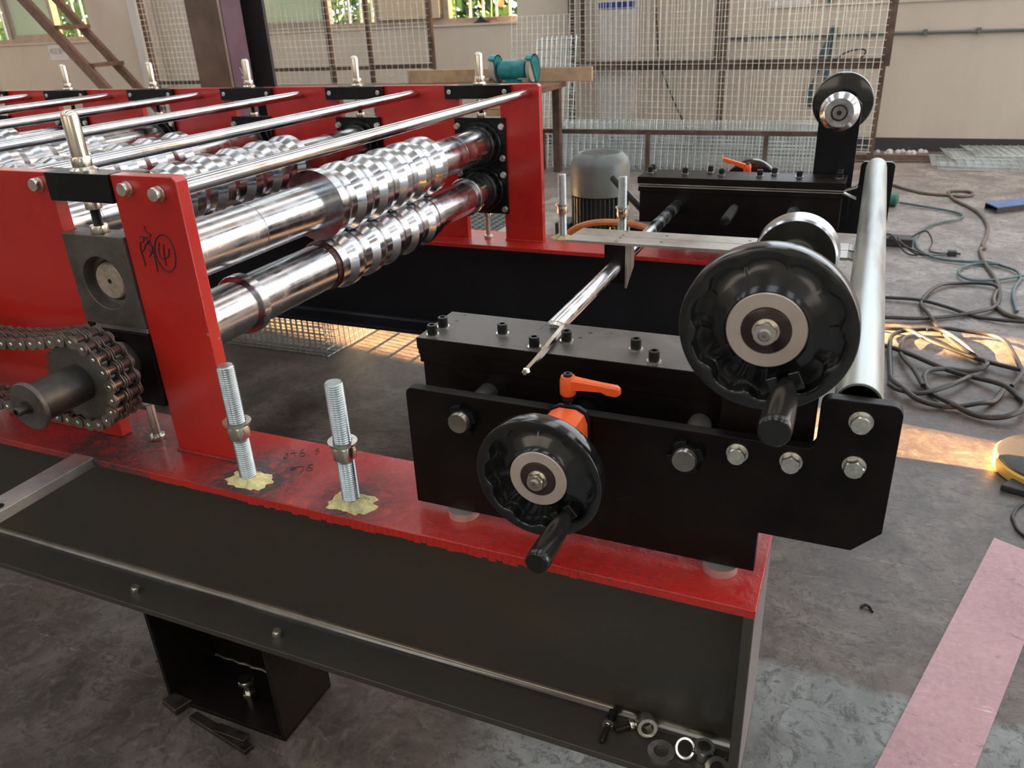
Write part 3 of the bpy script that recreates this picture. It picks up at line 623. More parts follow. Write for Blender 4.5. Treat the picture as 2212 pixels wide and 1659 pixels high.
# ------------------------------------------------------------------ stands
ORD = ['first', 'second', 'third', 'fourth', 'fifth', 'sixth']
XS = -884; P = -369
def platehole(x0, x1, z0, z1, cx, cz, r, y0, y1, dep, n=40):
    mb = MB(); C_ = []; R_ = []
    for i in range(n):
        a = 2*PI*i/n; c_, s_ = math.cos(a), math.sin(a); C_.append((cx+r*c_, cz+r*s_))
        k = min([(x1-cx)/c_ if c_ > 1e-6 else 1e9, (x0-cx)/c_ if c_ < -1e-6 else 1e9, (z1-cz)/s_ if s_ > 1e-6 else 1e9, (z0-cz)/s_ if s_ < -1e-6 else 1e9]); R_.append([cx+k*c_, cz+k*s_])
    for X_, Z_ in ((x0, z0), (x0, z1), (x1, z0), (x1, z1)):
        i = min(range(n), key=lambda q: (R_[q][0]-X_)**2+(R_[q][1]-Z_)**2); R_[i] = [X_, Z_]
    vs = [(a, y0, b) for a, b in R_]+[(a, y0, b) for a, b in C_]+[(a, dep, b) for a, b in C_]+[(a, y1, b) for a, b in R_]
    fs = []
    for i in range(n):
        j = (i+1) % n; fs += [(i, j, n+j, n+i), (n+i, n+j, 2*n+j, 2*n+i), (i, 3*n+i, 3*n+j, j)]
    fs += [tuple(range(2*n, 3*n)), tuple(range(3*n, 4*n))]
    return mb.add(vs, fs)
def notched(cx, cz, ro, ri, y0, y1, teeth=12, n=72):
    mb = MB(); pts = []
    for i in range(n):
        a = 2*PI*i/n; r = ro if (i*teeth//n*2+(i % (n//teeth) > n//teeth//2)) % 2 == 0 else ro-4.5
        pts.append((cx+r*math.cos(a), cz+r*math.sin(a)))
    return mb.prism(pts, 'y', y0, y1)
prot = {}
def block(side, up_):
    z0, z1, cz = (190, 317, 251) if up_ else (72, 182, 137)
    if side == 'near':
        t_ = thing('bearing_block', '', 'bearing block', (XS, 76, z0))
        part(t_, 'housing', platehole(XS-56, XS+56, z0, z1, XS, cz, 37 if up_ else 33, 60, 92, 84), 'faceplate' if up_ else 'black', 1)
        part(t_, 'cover_plate', MB().box(XS-70, XS+70, 92, 100, z0+2, z1-2), 'blackpaint', .8)
        part(t_, 'bearing_ring', MB().ring((XS, 76, cz), (0, 1, 0), 36.8 if up_ else 32.8, 29, 10, 40), 'bush')
    else:
        t_ = thing('bearing_block', '', 'bearing block', (XS, 1272, z0))
        part(t_, 'housing', MB().box(XS-56, XS+56, 1264, 1292, z0, z1), 'blackpaint', 1)
        part(t_, 'cover_plate', MB().box(XS-71, XS+71, 1255, 1264, z0+1, z1+1 if up_ else z1+7), 'blackpaint', .8)
        part(t_, 'bearing_ring', MB().lathe([(0, 50), (0, 58), (-3, 60), (-6, 58), (-7, 50)], (XS, 1255, cz), (0, 1, 0), 48), 'blackpaint')
        for sx in (-1, 1):
            for zz in ((z0+28, z1-20) if up_ else (z0+14, z1-6)): hexbolt(t_, XS+sx*63, 1255, zz, (0, -1, 0), 13, 6, ph=sx*.3, washer=True)
    return t_
for side in ('near', 'far'):
    for up_ in (True, False): prot[side, up_] = block(side, up_)
def clampbar(side):
    if side == 'near':
        t_ = thing('clamp_bar', '', 'clamp bar', (XS, 76, 361))
        part(t_, 'bar', MB().box(XS-56.5, XS+56.5, 60, 84, 361, 397.5), 'blackpaint', .8)
        part(t_, 'strap', MB().box(XS-91, XS+91, 84.2, 98, 362, 396.5), 'blackpaint', .8)
        for dx_ in (-75, 84): hexbolt(t_, XS+dx_, 64, 381, (0, -1, 0), 15.5, 9, ph=.25+dx_*.01, wr=9.5)
    else:
        t_ = thing('clamp_bar', '', 'clamp bar', (XS, 1270, 361))
        part(t_, 'bar', MB().box(XS-56.5, XS+56.5, 1264, 1285, 363, 397.5), 'blackpaint', .8)
        part(t_, 'strap', MB().box(XS-91, XS+91, 1250, 1263.8, 364, 396.5), 'blackpaint', .8)
        for dx_ in (-77, 78): part(t_, 'bolt_end', MB().lathe([(0, 6.2), (2.5, 6.2), (3.6, 5)], (XS+dx_, 1250, 381), (0, -1, 0), 16), 'zinc')
    return t_
def adjuster(side):
    y_ = 76 if side == 'near' else 1274
    t_ = thing('adjusting_screw', '', 'screw', (XS, y_, 317))
    part(t_, 'cap_sleeve', MB().lathe([(0, 10.4), (49, 10.4), (53, 9.6), (56, 7.2), (57.5, 3.5)], (XS, y_, 416), (0, 0, 1), 28), 'nickel')
    part(t_, 'hex_collar', MB().hexnut((XS, y_, 403), (0, 0, 1), 24, 13.5, None, .35), 'nickel')
    part(t_, 'flange_washer', MB().lathe([(0, 17.5), (2.5, 17.5), (5.5, 13.5)], (XS, y_, 397.6), (0, 0, 1), 28), 'nickel')
    part(t_, 'lock_nut', MB().hexnut((XS, y_, 349), (0, 0, 1), 20, 11.8, None, .2), 'nickel')
    part(t_, 'threaded_rod', MB().thread((XS, y_, 326), (XS, y_, 351), 6.6, 2), 'darkbolt')
    part(t_, 'lock_nut', MB().hexnut((XS, y_, 317.3), (0, 0, 1), 22, 10.5, None, .45), 'nickel'); return t_
def wedge(side):
    y0, y1 = (62, 92) if side == 'near' else (1258, 1290)
    t_ = thing('keeper_strip', '', 'strip', (XS, (y0+y1)/2, 182))
    part(t_, 'strip', MB().box(XS-56, XS+56, y0, y1, 182.4, 189.6) if side == 'far' else MB().box(XS-42, XS+56, y0, y1, 182.4, 189.6), 'bar', .8)
    if side == 'near': part(t_, 'pad', MB().box(XS-56, XS-42.5, y0-1, y1, 182.4, 191), 'blackpaint', .8)
    return t_
def jack(side):
    y_ = 80 if side == 'near' else 1274
    t_ = thing('jacking_bolt', '', 'bolt', (XS, y_, 0))
    part(t_, 'bolt', MB().hexnut((XS, y_, .1), (0, 0, 1), 21, 8, None, .3).cyl((XS, y_, 8), (XS, y_, 71.6), 6.3, 18), 'zinc')
    part(t_, 'lock_nut', MB().hexnut((XS, y_, 60), (0, 0, 1), 20, 9, None, .1), 'zinc'); return t_
SETS = [('bearing_block', prot['near', True], 'upper black bearing block in the near red plates, %s slot from the right', 'near upper bearing blocks'),
        ('bearing_block', prot['near', False], 'lower black bearing block behind the chain, %s near slot from the right', 'near lower bearing blocks'),
        ('bearing_block', prot['far', True], 'upper black bearing block in the far red plates, %s slot from the right', 'far upper bearing blocks'),
        ('bearing_block', prot['far', False], 'lower black bearing block in the far red plates, %s slot from the right', 'far lower bearing blocks'),
        ('clamp_bar', clampbar('near'), 'black clamp bar on top of the near red plates, %s from the right', 'near clamp bars'),
        ('clamp_bar', clampbar('far'), 'black clamp bar on top of the far red plates, %s from the right', 'far clamp bars'),
        ('adjusting_screw', adjuster('near'), 'shiny capped adjusting screw above the near red plates, %s from the right', 'near adjusting screws'),
        ('adjusting_screw', adjuster('far'), 'shiny capped adjusting screw above the far red plates, %s from the right', 'far adjusting screws'),
        ('keeper_strip', wedge('near'), 'bare steel keeper strip between the two bearing blocks of the %s near slot', 'near keeper strips'),
        ('keeper_strip', wedge('far'), 'bare steel keeper strip between the two bearing blocks of the %s far slot', 'far keeper strips'),
        ('jacking_bolt', jack('near'), 'zinc jacking bolt standing on the near red flange below the %s bearing block', 'near jacking bolts'),
        ('jacking_bolt', jack('far'), 'zinc jacking bolt standing on the far red flange below the %s bearing block', 'far jacking bolts')]
for nm, pr, lab, grp in SETS:
    pr['label'] = lab % 'first'; pr['group'] = grp
    for k in range(1, 6): dup(pr, dx=P*k, label=lab % ORD[k])

# forming rollers: spacer sleeves and a corrugating roll on each shaft
def corr(y0, n, pitch, hi, lo, first_hi=True):
    pr = [(0, hi if first_hi else lo)]; tt = 0
    a, b = (hi, lo) if first_hi else (lo, hi)
    for i in range(n):
        pr += [(tt+pitch*.27, a), (tt+pitch*.52, b), (tt+pitch*.75, b), (tt+pitch, a)]; tt += pitch
    pr += [(tt+24, a)]; return pr, tt+24
def roller(up_, k):
    z_ = 251 if up_ else 137; t_ = thing('forming_roller', '', 'roller', (XS+P*k, 680, z_)); x_ = XS+P*k
    o = lambda y: (x_, y, z_)
    y0 = (535, 470, 395, 455, 500, 440)[k]; n = (5, 5, 6, 6, 6, 6)[k]; pitch = (78, 90, 92, 88, 84, 88)[k]
    if up_:
        pr, ln = corr(y0, n, pitch, 65, 57); rs = 43
        s1 = [(0, rs), (252, rs), (252.6, rs-1.2), (253.4, rs-1.2), (254, rs), (y0-98, rs)]
        y1 = y0+ln; e = 1234-y1; s2 = [(0, rs), (e*.52, rs), (e*.52+.6, rs-1.2), (e*.52+1.4, rs-1.2), (e*.52+2, rs), (e, rs)]
        part(t_, 'sleeve', MB().lathe(s1, o(98), (0, 1, 0), 56), 'sleeve'); part(t_, 'sleeve', MB().lathe(s2, o(y1), (0, 1, 0), 56), 'sleeve')
        part(t_, 'profile_roll', MB().lathe(pr, o(y0), (0, 1, 0), 64), 'sleeve', smooth=12)
    else:
        pr, ln = corr(y0, n, pitch, 48.5, 56.5); pr = [(-1, 48.8), (14, 48.8)]+pr[1:]; rs = 43.5
        part(t_, 'sleeve', MB().lathe([(0, rs), (y0-13-98, rs)], o(98), (0, 1, 0), 56), 'sleeve')
        part(t_, 'collar', MB().lathe([(0, 44), (0, 49.5), (1.5, 51), (17, 51), (18.5, 49.5), (18.5, 44)], o(300), (0, 1, 0), 56), 'sleeve')
        part(t_, 'gasket', MB().lathe([(0, 43), (0, 44.5), (12, 46), (12, 43)], o(y0-13), (0, 1, 0), 56), 'gasket')
        part(t_, 'profile_roll', MB().lathe(pr, o(y0), (0, 1, 0), 64), 'sleeve', smooth=12)
        y1 = y0+ln; part(t_, 'sleeve', MB().lathe([(0, 41), (1234-y1, 41)], o(y1), (0, 1, 0), 56), 'sleeve')
        part(t_, 'collar', MB().lathe([(0, 41), (0, 46), (1.5, 47.5), (13, 47.5), (14.5, 46), (14.5, 41)], o(1148), (0, 1, 0), 56), 'sleeve')
    part(t_, 'lock_nut', notched(x_, z_, 52, 30, 1236, 1247), 'blackpaint', .6)
    part(t_, 'lock_ring', MB().lathe([(0, 46), (4, 49), (5, 46)], o(1231), (0, 1, 0), 48), 'darkbolt')
    if up_: part(t_, 'shaft_end', MB().lathe([(0, 3), (-2.5, 3.5), (-2.5, 24), (0, 26), (14, 26)], o(72), (0, 1, 0), 40, 0), 'shaftface'); part(t_, 'centre_hole', MB().cyl(o(69.4), o(69.7), 3.4, 14), 'darkbolt')
    else: part(t_, 'shaft_end', MB().cyl(o(30), o(98), 28, 36), 'bush')
    return t_
for k in range(6):
    for up_ in (True, False):
        r_ = roller(up_, k); tag(r_, 'polished steel %s forming roller of the %s stand from the right' % ('upper' if up_ else 'lower', ORD[k]), None, 'upper forming rollers' if up_ else 'lower forming rollers')

# tie rods
def tierod():
    t_ = thing('tie_rod', 'chrome tie rod across the roller bed, first from the right', 'rod', (-748, 674, 377), 'chrome tie rods across the roller bed')
    part(t_, 'rod', MB().lathe([(0, 9), (3, 10.4), (1172, 10.4), (1179, 9)], (-748, 84.5, 377), (0, 1, 0), 32), 'rod')
    hexbolt(t_, -748, 64, 377, (0, -1, 0), 16, 10, ph=.5, wr=9.5, ln=20); hexbolt(t_, -748, 1284, 377, (0, 1, 0), 16, 10, ph=.5, ln=20); return t_
tr = tierod()
for k in range(1, 6): dup(tr, dx=-(318 if k == 1 else 318+368*(k-1)), label='chrome tie rod across the roller bed, %s from the right' % ORD[k])

# drive chain over two sprockets on the lower shafts
rs = 62.0; CX = (XS, XS+P); CZ = 137.
path = []
Larc = PI*rs; N_ = 800; raw = []
for i in range(200): a = -PI/2+PI*i/200; raw.append((CX[0]+rs*math.cos(a), CZ+rs*math.sin(a)))
for i in range(200): u_ = i/200; raw.append((CX[0]+(CX[1]-CX[0])*u_, CZ+rs-22*4*u_*(1-u_)))
for i in range(200): a = PI/2+PI*i/200; raw.append((CX[1]+rs*math.cos(a), CZ+rs*math.sin(a)))
for i in range(200): u_ = i/200; raw.append((CX[1]+(CX[0]-CX[1])*u_, CZ-rs+3*4*u_*(1-u_)))
cum = [0]
for i in range(N_): a, b = raw[i], raw[(i+1) % N_]; cum.append(cum[-1]+math.hypot(b[0]-a[0], b[1]-a[1]))
NP = 2*round(cum[-1]/20.5/2); pins = []
for k in range(NP):
    s_ = cum[-1]*k/NP; i = max(j for j in range(N_) if cum[j] <= s_); f = (s_-cum[i])/max(1e-9, cum[i+1]-cum[i]); a, b = raw[i], raw[(i+1) % N_]
    pins.append((a[0]+(b[0]-a[0])*f, a[1]+(b[1]-a[1])*f))
pt_ = cum[-1]/NP
chn = thing('drive_chain', 'oily two-strand roller chain round the sprocket on the near red plates', 'chain', (XS, 0, CZ))
def fig8(p_, r, y0, y1):
    pts = []
    for i in range(9): a = -PI*.62+PI*1.24*i/8; pts.append((p_/2+r*math.cos(a), r*math.sin(a)))
    pts.append((0, r*.58))
    for i in range(9): a = PI*.38+PI*1.24*i/8; pts.append((-p_/2+r*math.cos(a), r*math.sin(a)))
    pts.append((0, -r*.58)); return MB().prism(pts, 'y', y0, y1)
zero = (0, 0, 0)
me_out = meshof('link_plate', fig8(pt_, 8.6, -1, 1), M['chain'], zero, 30); me_roll = meshof('chain_roller', MB().cyl((0, -6, 0), (0, 6, 0), 5.9, 16), M['chainroll'], zero, 30)
me_pin = meshof('pin', MB().lathe([(0, 2.2), (1, 3.1), (47, 3.1), (48, 2.2)], (0, -24, 0), (0, 1, 0), 12), M['nickel'], zero, 30)
def cp_(name, me, x, y, z, a=0):
    o = bpy.data.objects.new(name, me); COL.objects.link(o); o.parent = chn; o.location = ((x-XS)*.001, y*.001, (z-CZ)*.001); o.rotation_euler = (0, -a, 0); return o
for k in range(NP):
    (x0, z0), (x1, z1) = pins[k], pins[(k+1) % NP]; a = math.atan2(z1-z0, x1-x0); mx, mz = (x0+x1)/2, (z0+z1)/2
    for y_ in ((-21.5, 0, 21.5) if k % 2 == 0 else (-18.8, -3.6, 3.6, 18.8)): cp_('link_plate', me_out, mx, y_, mz, a)
    cp_('pin', me_pin, x0, 0, z0)
    for y_ in (-11.2, 11.2): cp_('chain_roller', me_roll, x0, y_, z0)
def sprocket():
    t_ = thing('chain_sprocket', '', 'sprocket', (XS, 0, CZ)); nT = 19; pts = []
    a0 = math.atan2(pins[0][1]-CZ, pins[0][0]-CX[0])
    for i in range(nT):
        c0 = 2*PI*i/nT+a0; h_ = PI/nT
        for da, r in ((-.32, 56.2), (0, 55.4), (.32, 56.2), (.62, 58.5), (.86, 61.5), (1.14, 61.5), (1.38, 58.5)): pts.append((XS+r*math.cos(c0+da*h_), CZ+r*math.sin(c0+da*h_)))
    for y_ in (-11.2, 11.2): part(t_, 'toothed_disc', MB().prism(pts, 'y', y_-4.6, y_+4.6), 'faceplate', .5)
    part(t_, 'hub', MB().cyl((XS, -88, CZ), (XS, 46, CZ), 26.5, 44), 'hubsteel')
    part(t_, 'end_flange', MB().lathe([(0, 31), (1, 32), (6, 32), (7, 31)], (XS, -94, CZ), (0, 1, 0), 48), 'faceplate', 0)
    part(t_, 'grease_stub', MB().lathe([(0, 3), (0, 5.2), (1, 6.2), (13, 6.2), (13, 9), (16, 9)], (XS, -110, CZ), (0, 1, 0), 24, 0, False).cyl((XS, -108.5, CZ), (XS, -108, CZ), 3.2, 14), 'hubsteel'); return t_
spk = sprocket(); tag(spk, 'dark sprocket hub with round end flange held by the chain on the near red plates')
dup(spk, dx=P, label='dark sprocket hub at the left end of the chain, mostly outside the picture')

# studs welded upright to the flanges
def stud(x, y, label, seed):
    t_ = thing('threaded_stud', label, 'threaded stud', (x, y, 0), 'upright threaded studs'); rr = random.Random(seed)
    part(t_, 'threaded_rod', MB().thread((x, y, 0), (x, y, 171), 11.4, 3), 'zincthread')
    part(t_, 'washer', MB().ring((x, y, 88.6), (.05, .02, 1), 18.3, 12, 3, 36), 'zinc')
    part(t_, 'spring_washer', MB().ring((x, y, 85.6), (0, 0, 1), 14.5, 11.4, 3, 30), 'nickel')
    part(t_, 'hex_nut', MB().hexnut((x, y, 68), (0, 0, 1), 28, 17.5, 22.6, .35+seed), 'nickel')
    mb = MB(); n = 40; vs = []; fs = []; rings = [(0, .3), (.30, 7.5), (.5, 4.6), (.72, 2.6), (.88, 1.3), (1, .1)]
    R_ = [rr.uniform(.72, 1.12) for _ in range(n)]
    for q, (u_, h_) in enumerate(rings):
        for i in range(n):
            a = 2*PI*i/n; r = (11+u_*21*R_[i]*(1.15 if abs(math.cos(a)) > .5 else .8)); vs.append((x+r*math.cos(a), y+r*math.sin(a)*.8, (h_ if q else 9)*(rr.uniform(.7, 1.25) if q else 1)))
    for q in range(len(rings)-1):
        for i in range(n): j = (i+1) % n; fs.append((q*n+i, q*n+j, (q+1)*n+j, (q+1)*n+i))
    mb.add(vs, fs); part(t_, 'filler_ring', mb, 'putty', smooth=60); return t_
stud(-669, 30, 'threaded stud on the near red flange right against the near red plate', 1)
stud(-504, 30, 'threaded stud on the near red flange between the red plate and the black bracket plate', 2)
stud(-684, 1320, 'threaded stud on the far red flange next to the far red plate', 3)
stud(-519, 1320, 'threaded stud on the far red flange in front of the grey motor', 4)

# ================================================================== entry guide
def arc(cx, cz, r, a0, a1, n=6): return [(cx+r*math.cos(math.radians(a0+(a1-a0)*i/n)), cz+r*math.sin(math.radians(a0+(a1-a0)*i/n))) for i in range(n+1)]
prof = [(-418, 10)]+arc(-409, 159, 9, 180, 90)+arc(25, 176, 9, 270, 360, 6)+arc(44, 213, 10, 180, 90)+arc(94, 213, 10, 90, 0)+[(104, 86), (79, 60), (-10, 60), (-10, 10)]
for i, (yy, label) in enumerate((((50, 64), 'black bracket plate with a raised right ear bolted above the near beam end'), ((1298, 1312), 'black bracket plate above the far beam end, behind the galvanised tube'))):
    t_ = thing('bracket_plate', label, 'bracket plate', (-160, yy[0], 10))
    part(t_, 'plate', MB().prism(prof, 'y', *yy), 'black' if i == 0 else 'blackpaint', 1.2)
    yo, d = (yy[0], -1) if i == 0 else (yy[1], 1)
    for q, (bx, bz) in enumerate(((-37, 151), (14, 151), (70, 204), (70, 157))): hexbolt(t_, bx, yo, bz, (0, d, 0), 16.5, 9, ph=.2+q*.37, wr=10.8)
    for sx in (-357, -46): part(t_, 'spacer', MB().lathe([(0, 19), (9.7, 19)], (sx, (yy[0]+yy[1])/2, .1), (0, 0, 1), 32), 'hubring')
    # oily fingerprints and rust stay in the plate material
def guideblock(i, label):
    s_ = 1 if i == 0 else -1; Yf = lambda y: y if i == 0 else 1362-y
    def bx(mb, x0, x1, y0, y1, z0, z1): a, b = sorted((Yf(y0), Yf(y1))); return mb.box(x0, x1, a, b, z0, z1)
    t_ = thing('guide_block', label, 'guide block', (-213, Yf(162), 98))
    tp = part(t_, 'top_plate', bx(MB(), -436, 10, 115, 212, 188, 203), 'black', .8)
    if i == 0: part(tp, 'pale_face', bx(MB(), -435.2, 9.2, 115.8, 211.2, 202.9, 203.1), 'scuffsheen')  # scuffed skin on the top only, reflected sheen painted into its grey
    part(t_, 'middle_plate', bx(MB(), -435, 9, 116, 200, 181.2, 187.8), 'black', .4)
    part(t_, 'lower_plate', bx(MB(), -434, 8, 117, 211, 170.2, 181), 'black', .6)
    part(t_, 'base_block', bx(MB(), -431, 6, 119, 208, 98, 170), 'black', .8)
    part(t_, 'wear_strip', bx(MB(), -434, 8, 205, 213, 185.6, 187.9), 'bar'); part(t_, 'wear_strip', bx(MB(), -434, 8, 205, 213, 181.1, 183.2), 'bar')
    for z0, z1 in ((186, 196), (182, 171)):
        a, b = sorted((Yf(196), Yf(213))); part(t_, 'flared_lip', MB().prism([(8, z0-1.5), (34, z1-1.5), (34, z1+1.5), (8, z0+1.5)], 'y', a, b), 'zinc', .4)
    for x_ in (-420, -338, -255, -171, -87, -5): capscrew(t_, x_, Yf(157), 203, 12.5, 12)
    for x_ in (-420, -285, -143, -5): capscrew(t_, x_, Yf(129), 203, 12.5, 12)
    for x_, y_ in ((-412, 203), (-413, 181), (-236, 190), (-243, 172)): part(t_, 'dowel_hole', MB().cyl((x_, Yf(y_), 203.12), (x_, Yf(y_), 203.25), 2.6, 12), 'darkbolt')
    return t_
guideblock(0, 'black layered guide block with cap screws behind the near bracket plate')
guideblock(1, 'black layered guide block with cap screws in front of the far bracket plate')
def guiderod(x, label):
    t_ = thing('guide_rod', label, 'rod', (x, 680, 140), 'guide rods')
    for a, b, mt in ((33, 212, 'bush'), (212, 1245, 'chrome'), (1245, 1330, 'bush')): part(t_, 'shaft', MB().lathe([(0, 11.6), (2, 12.6), (b-a-2, 12.6), (b-a, 11.6)], (x, a, 140), (0, 1, 0), 36), mt)
    part(t_, 'ring_nut', notched(x, 140, 19, 12, 40, 49.8, 4, 64), 'blackpaint', .6); part(t_, 'ring_nut', notched(x, 140, 19, 12, 1312.4, 1322, 4, 64), 'blackpaint', .6)
guiderod(-343, 'left polished guide rod passing through the two guide blocks'); guiderod(-87, 'right polished guide rod partly hidden by the big handwheel')
for i, lab in enumerate(('black lead screw between the small handwheel and the near guide block', 'black lead screw between the far small handwheel and the far guide block')):
    y0, y1 = ((-20, 330), (1030, 1390))[i]
    t_ = thing('lead_screw', lab, 'lead screw', (-214, (y0+y1)/2, 140)); part(t_, 'screw', MB().thread((-214, y0, 140), (-214, y1, 140), 10.5, 4, 24), 'darkbolt')
    yb = (106, 1244)[i]; part(t_, 'flange_nut', MB().lathe([(0, 17), (0, 21), (12, 21), (12, 11)], (-214, yb if i == 0 else yb, 140), (0, 1, 0), 32), 'blackpaint')
    part(t_, 'sleeve', MB().cyl((-214, 66, 140), (-214, 112, 140), 15, 28) if i == 0 else MB().cyl((-214, 1250, 140), (-214, 1297, 140), 15, 28), 'blackpaint')

def handwheel(x, y, z, d, ang, label):
    # y: plane of the rim front, d = -1 faces the camera, +1 faces away
    t_ = thing('handwheel', label, 'handwheel', (x, y, z), 'black handwheels'); n = 180; lobes = 10
    def rin(a): return 57.4-4.8*(.5+.5*math.cos(lobes*(a-ang)))**2.4
    RG = [(lambda a: 14, -21), (lambda a: 60, -21), (lambda a: 64.5, -19.5), (lambda a: 66, -16), (lambda a: 66, -1.6), (lambda a: 65.6, -.5), (lambda a: 64.8, 0), (lambda a: rin(a)+1, 0), (lambda a: rin(a)+.2, -.5), (lambda a: rin(a)-.3, -2), (lambda a: rin(a)-1, -13.2), (lambda a: 50.5, -13.8),
          (lambda a: 42, -10.4), (lambda a: 35, -7.2), (lambda a: 31, -5.4), (lambda a: 30.4, -4.6), (lambda a: 14, -4.5)]
    vs = []; fs = []
    for f_, t0 in RG:
        for i in range(n): a = 2*PI*i/n; r = f_(a); vs.append((x+r*math.cos(a), y+d*t0, z+r*math.sin(a)))
    for q in range(len(RG)-1):
        for i in range(n): j = (i+1) % n; fs.append((q*n+i, q*n+j, (q+1)*n+j, (q+1)*n+i))
    part(t_, 'wheel', MB().add(vs, fs), 'plastic', smooth=40)
    dd = (0, d, 0); O = lambda k: (x, y+d*k, z)
    part(t_, 'hub_ring', MB().lathe([(0, 17), (0, 30), (1.4, 30), (2, 29.4), (2, 19), (.6, 18.4), (.6, 17)], O(-4.4), dd, 64), 'hubring')
    part(t_, 'hub_disc', MB().lathe([(0, 18.4), (1.6, 18.2), (2, 17.4)], O(-4.0), dd, 48), 'hubdark')
    nt_ = part(t_, 'hub_nut', MB().ring(O(-2), dd, 10.2, 5, 1.2, 32).hexnut(O(-.8), dd, 16.5, 7.5, 9, .4), 'nickel')
    part(nt_, 'spindle_end', MB().lathe([(0, 5), (9.5, 5), (10.6, 3.8), (10.6, 1.8), (8, 1.8)], O(-2), dd, 24), 'bush')
    part(t_, 'hub', MB().cyl(O(-21), O(-34), 16, 32), 'plastic')
    gx_, gz_ = x+44*math.cos(ang), z+44*math.sin(ang)
    ux, uz = math.cos(ang), math.sin(ang); vx, vz = -uz, ux
    # grip socket moulded in the rim
    sk = MB(); 
    for s0, s1 in ((-13, -4.2), (4.2, 13)):
        vs = [(x+ux*a+vx*b, y+d*t0, z+uz*a+vz*b) for t0 in (-16, 1.2) for a, b in ((37, s0), (52, s0), (52, s1), (37, s1))]
        sk.add(vs, [(0, 1, 2, 3), (7, 6, 5, 4), (0, 4, 5, 1), (1, 5, 6, 2), (2, 6, 7, 3), (3, 7, 4, 0)])
    part(t_, 'grip_socket', sk, 'plastic', 1)
    gp = MB().lathe([(-4, 6.4), (4, 7.2), (14, 9.2), (30, 11), (52, 11.6), (70, 11.7), (75, 11.4), (76.5, 10.4)], (gx_+ux*3, y, gz_+uz*3), dd, 32)
    g_ = part(t_, 'grip', gp, 'grip')
    part(g_, 'grip_cap', MB().lathe([(0, 11.3), (1, 11.3), (1.8, 10.3)], (gx_+ux*3, y+d*76.3, gz_+uz*3), dd, 32), 'plastic'); return t_
handwheel(-10, -77, 331, -1, math.radians(-66), 'large black handwheel with folding grip on the near upright bracket')
handwheel(-214, -48, 140, -1, math.radians(-52), 'small black handwheel in front of the near bracket plate, orange dial behind it')
handwheel(-24, 1425, 336, 1, math.radians(-18), 'black handwheel seen from behind on top of the far upright bracket')
handwheel(-214, 1412, 140, 1, math.radians(-100), 'black handwheel showing only its upper rim behind the far guide block')
# position indicator
pi_ = thing('position_indicator', 'orange digital position indicator between the small handwheel and the bracket plate', 'position indicator', (-214, 24, 96))
po = [(-237, 100), (-237, 160), (-232, 171), (-223, 176), (-204, 176), (-195, 171), (-191, 160), (-191, 100)]
part(pi_, 'case', MB().prism(po, 'y', 2, 44), 'orange', 2.5)
part(pi_, 'back_cover', MB().prism([(a+(1.5 if a > -214 else -1.5), b+(2 if b > 150 else -1)) for a, b in po], 'y', 44, 49.8), 'blackpaint', 1)
part(pi_, 'window', MB().prism([(-224, 150), (-196, 150), (-196, 168), (-224, 168)], 'y', .6, 2.2), 'faceplate', .6)
text(pi_, '912', 8, (-204, .3, 164), (PI/2, 0, 0), 'white', 'dial_digits')
p2 = dup(pi_, dy=0, label='orange position indicator hidden behind the far guide block'); p2.rotation_euler.z = PI; p2.location = S(-214, 1340, 96)
# clamp levers
def lever(x, y, z, ang, tilt, label):
    t_ = thing('clamp_lever', label, 'clamp lever', (x, y, z), 'orange clamp levers')
    c_, s_ = math.cos(ang), math.sin(ang)
    part(t_, 'stud', MB().thread((x, y, z), (x, y, z+16), 3.6, 1.6, 16).cyl((x, y, z+13), (x, y, z+21), 6.4, 20), 'darkbolt')
    part(t_, 'hub', MB().lathe([(0, 7.6), (2, 8.8), (17, 8.8), (22, 7.2)], (x, y, z+20), (0, 0, 1), 28), 'orange')
    part(t_, 'cap_screw', MB().lathe([(0, 5), (2.6, 5), (3, 4.4), (3, 2.2), (1, 2.2)], (x, y, z+42), (0, 0, 1), 20), 'darkbolt')
    def Q(a, b, h): return (x+c_*a-s_*b, y+s_*a+c_*b, z+h+tilt*a)
    sec = [(3, 7.0, 27, 41), (16, 5.6, 28.5, 40), (38, 4.8, 29.5, 38.5), (44, 5.2, 27, 38), (54, 5, 26.5, 37.5), (58, 3, 28.5, 35.5)]
    vs = []; fs = []
    for a, w_, h0, h1 in sec: vs += [Q(a, -w_, h0), Q(a, w_, h0), Q(a, w_, h1-2), Q(a, w_-2.2, h1), Q(a, -w_+2.2, h1), Q(a, -w_, h1-2)]
    for i in range(len(sec)-1):
        for j in range(6): l = (j+1) % 6; fs.append((i*6+j, i*6+l, i*6+6+l, i*6+6+j))
    fs += [tuple(range(5, -1, -1)), tuple(range(len(vs)-6, len(vs)))]
    part(t_, 'arm', MB().add(vs, fs), 'orange', .8, smooth=30); return t_
lever(-218, 57, 165, math.radians(0), 0, 'orange clamp lever screwed into the top of the near bracket plate')
lever(-212, 1305, 168, math.radians(192), .38, 'orange clamp lever behind the far guide block')
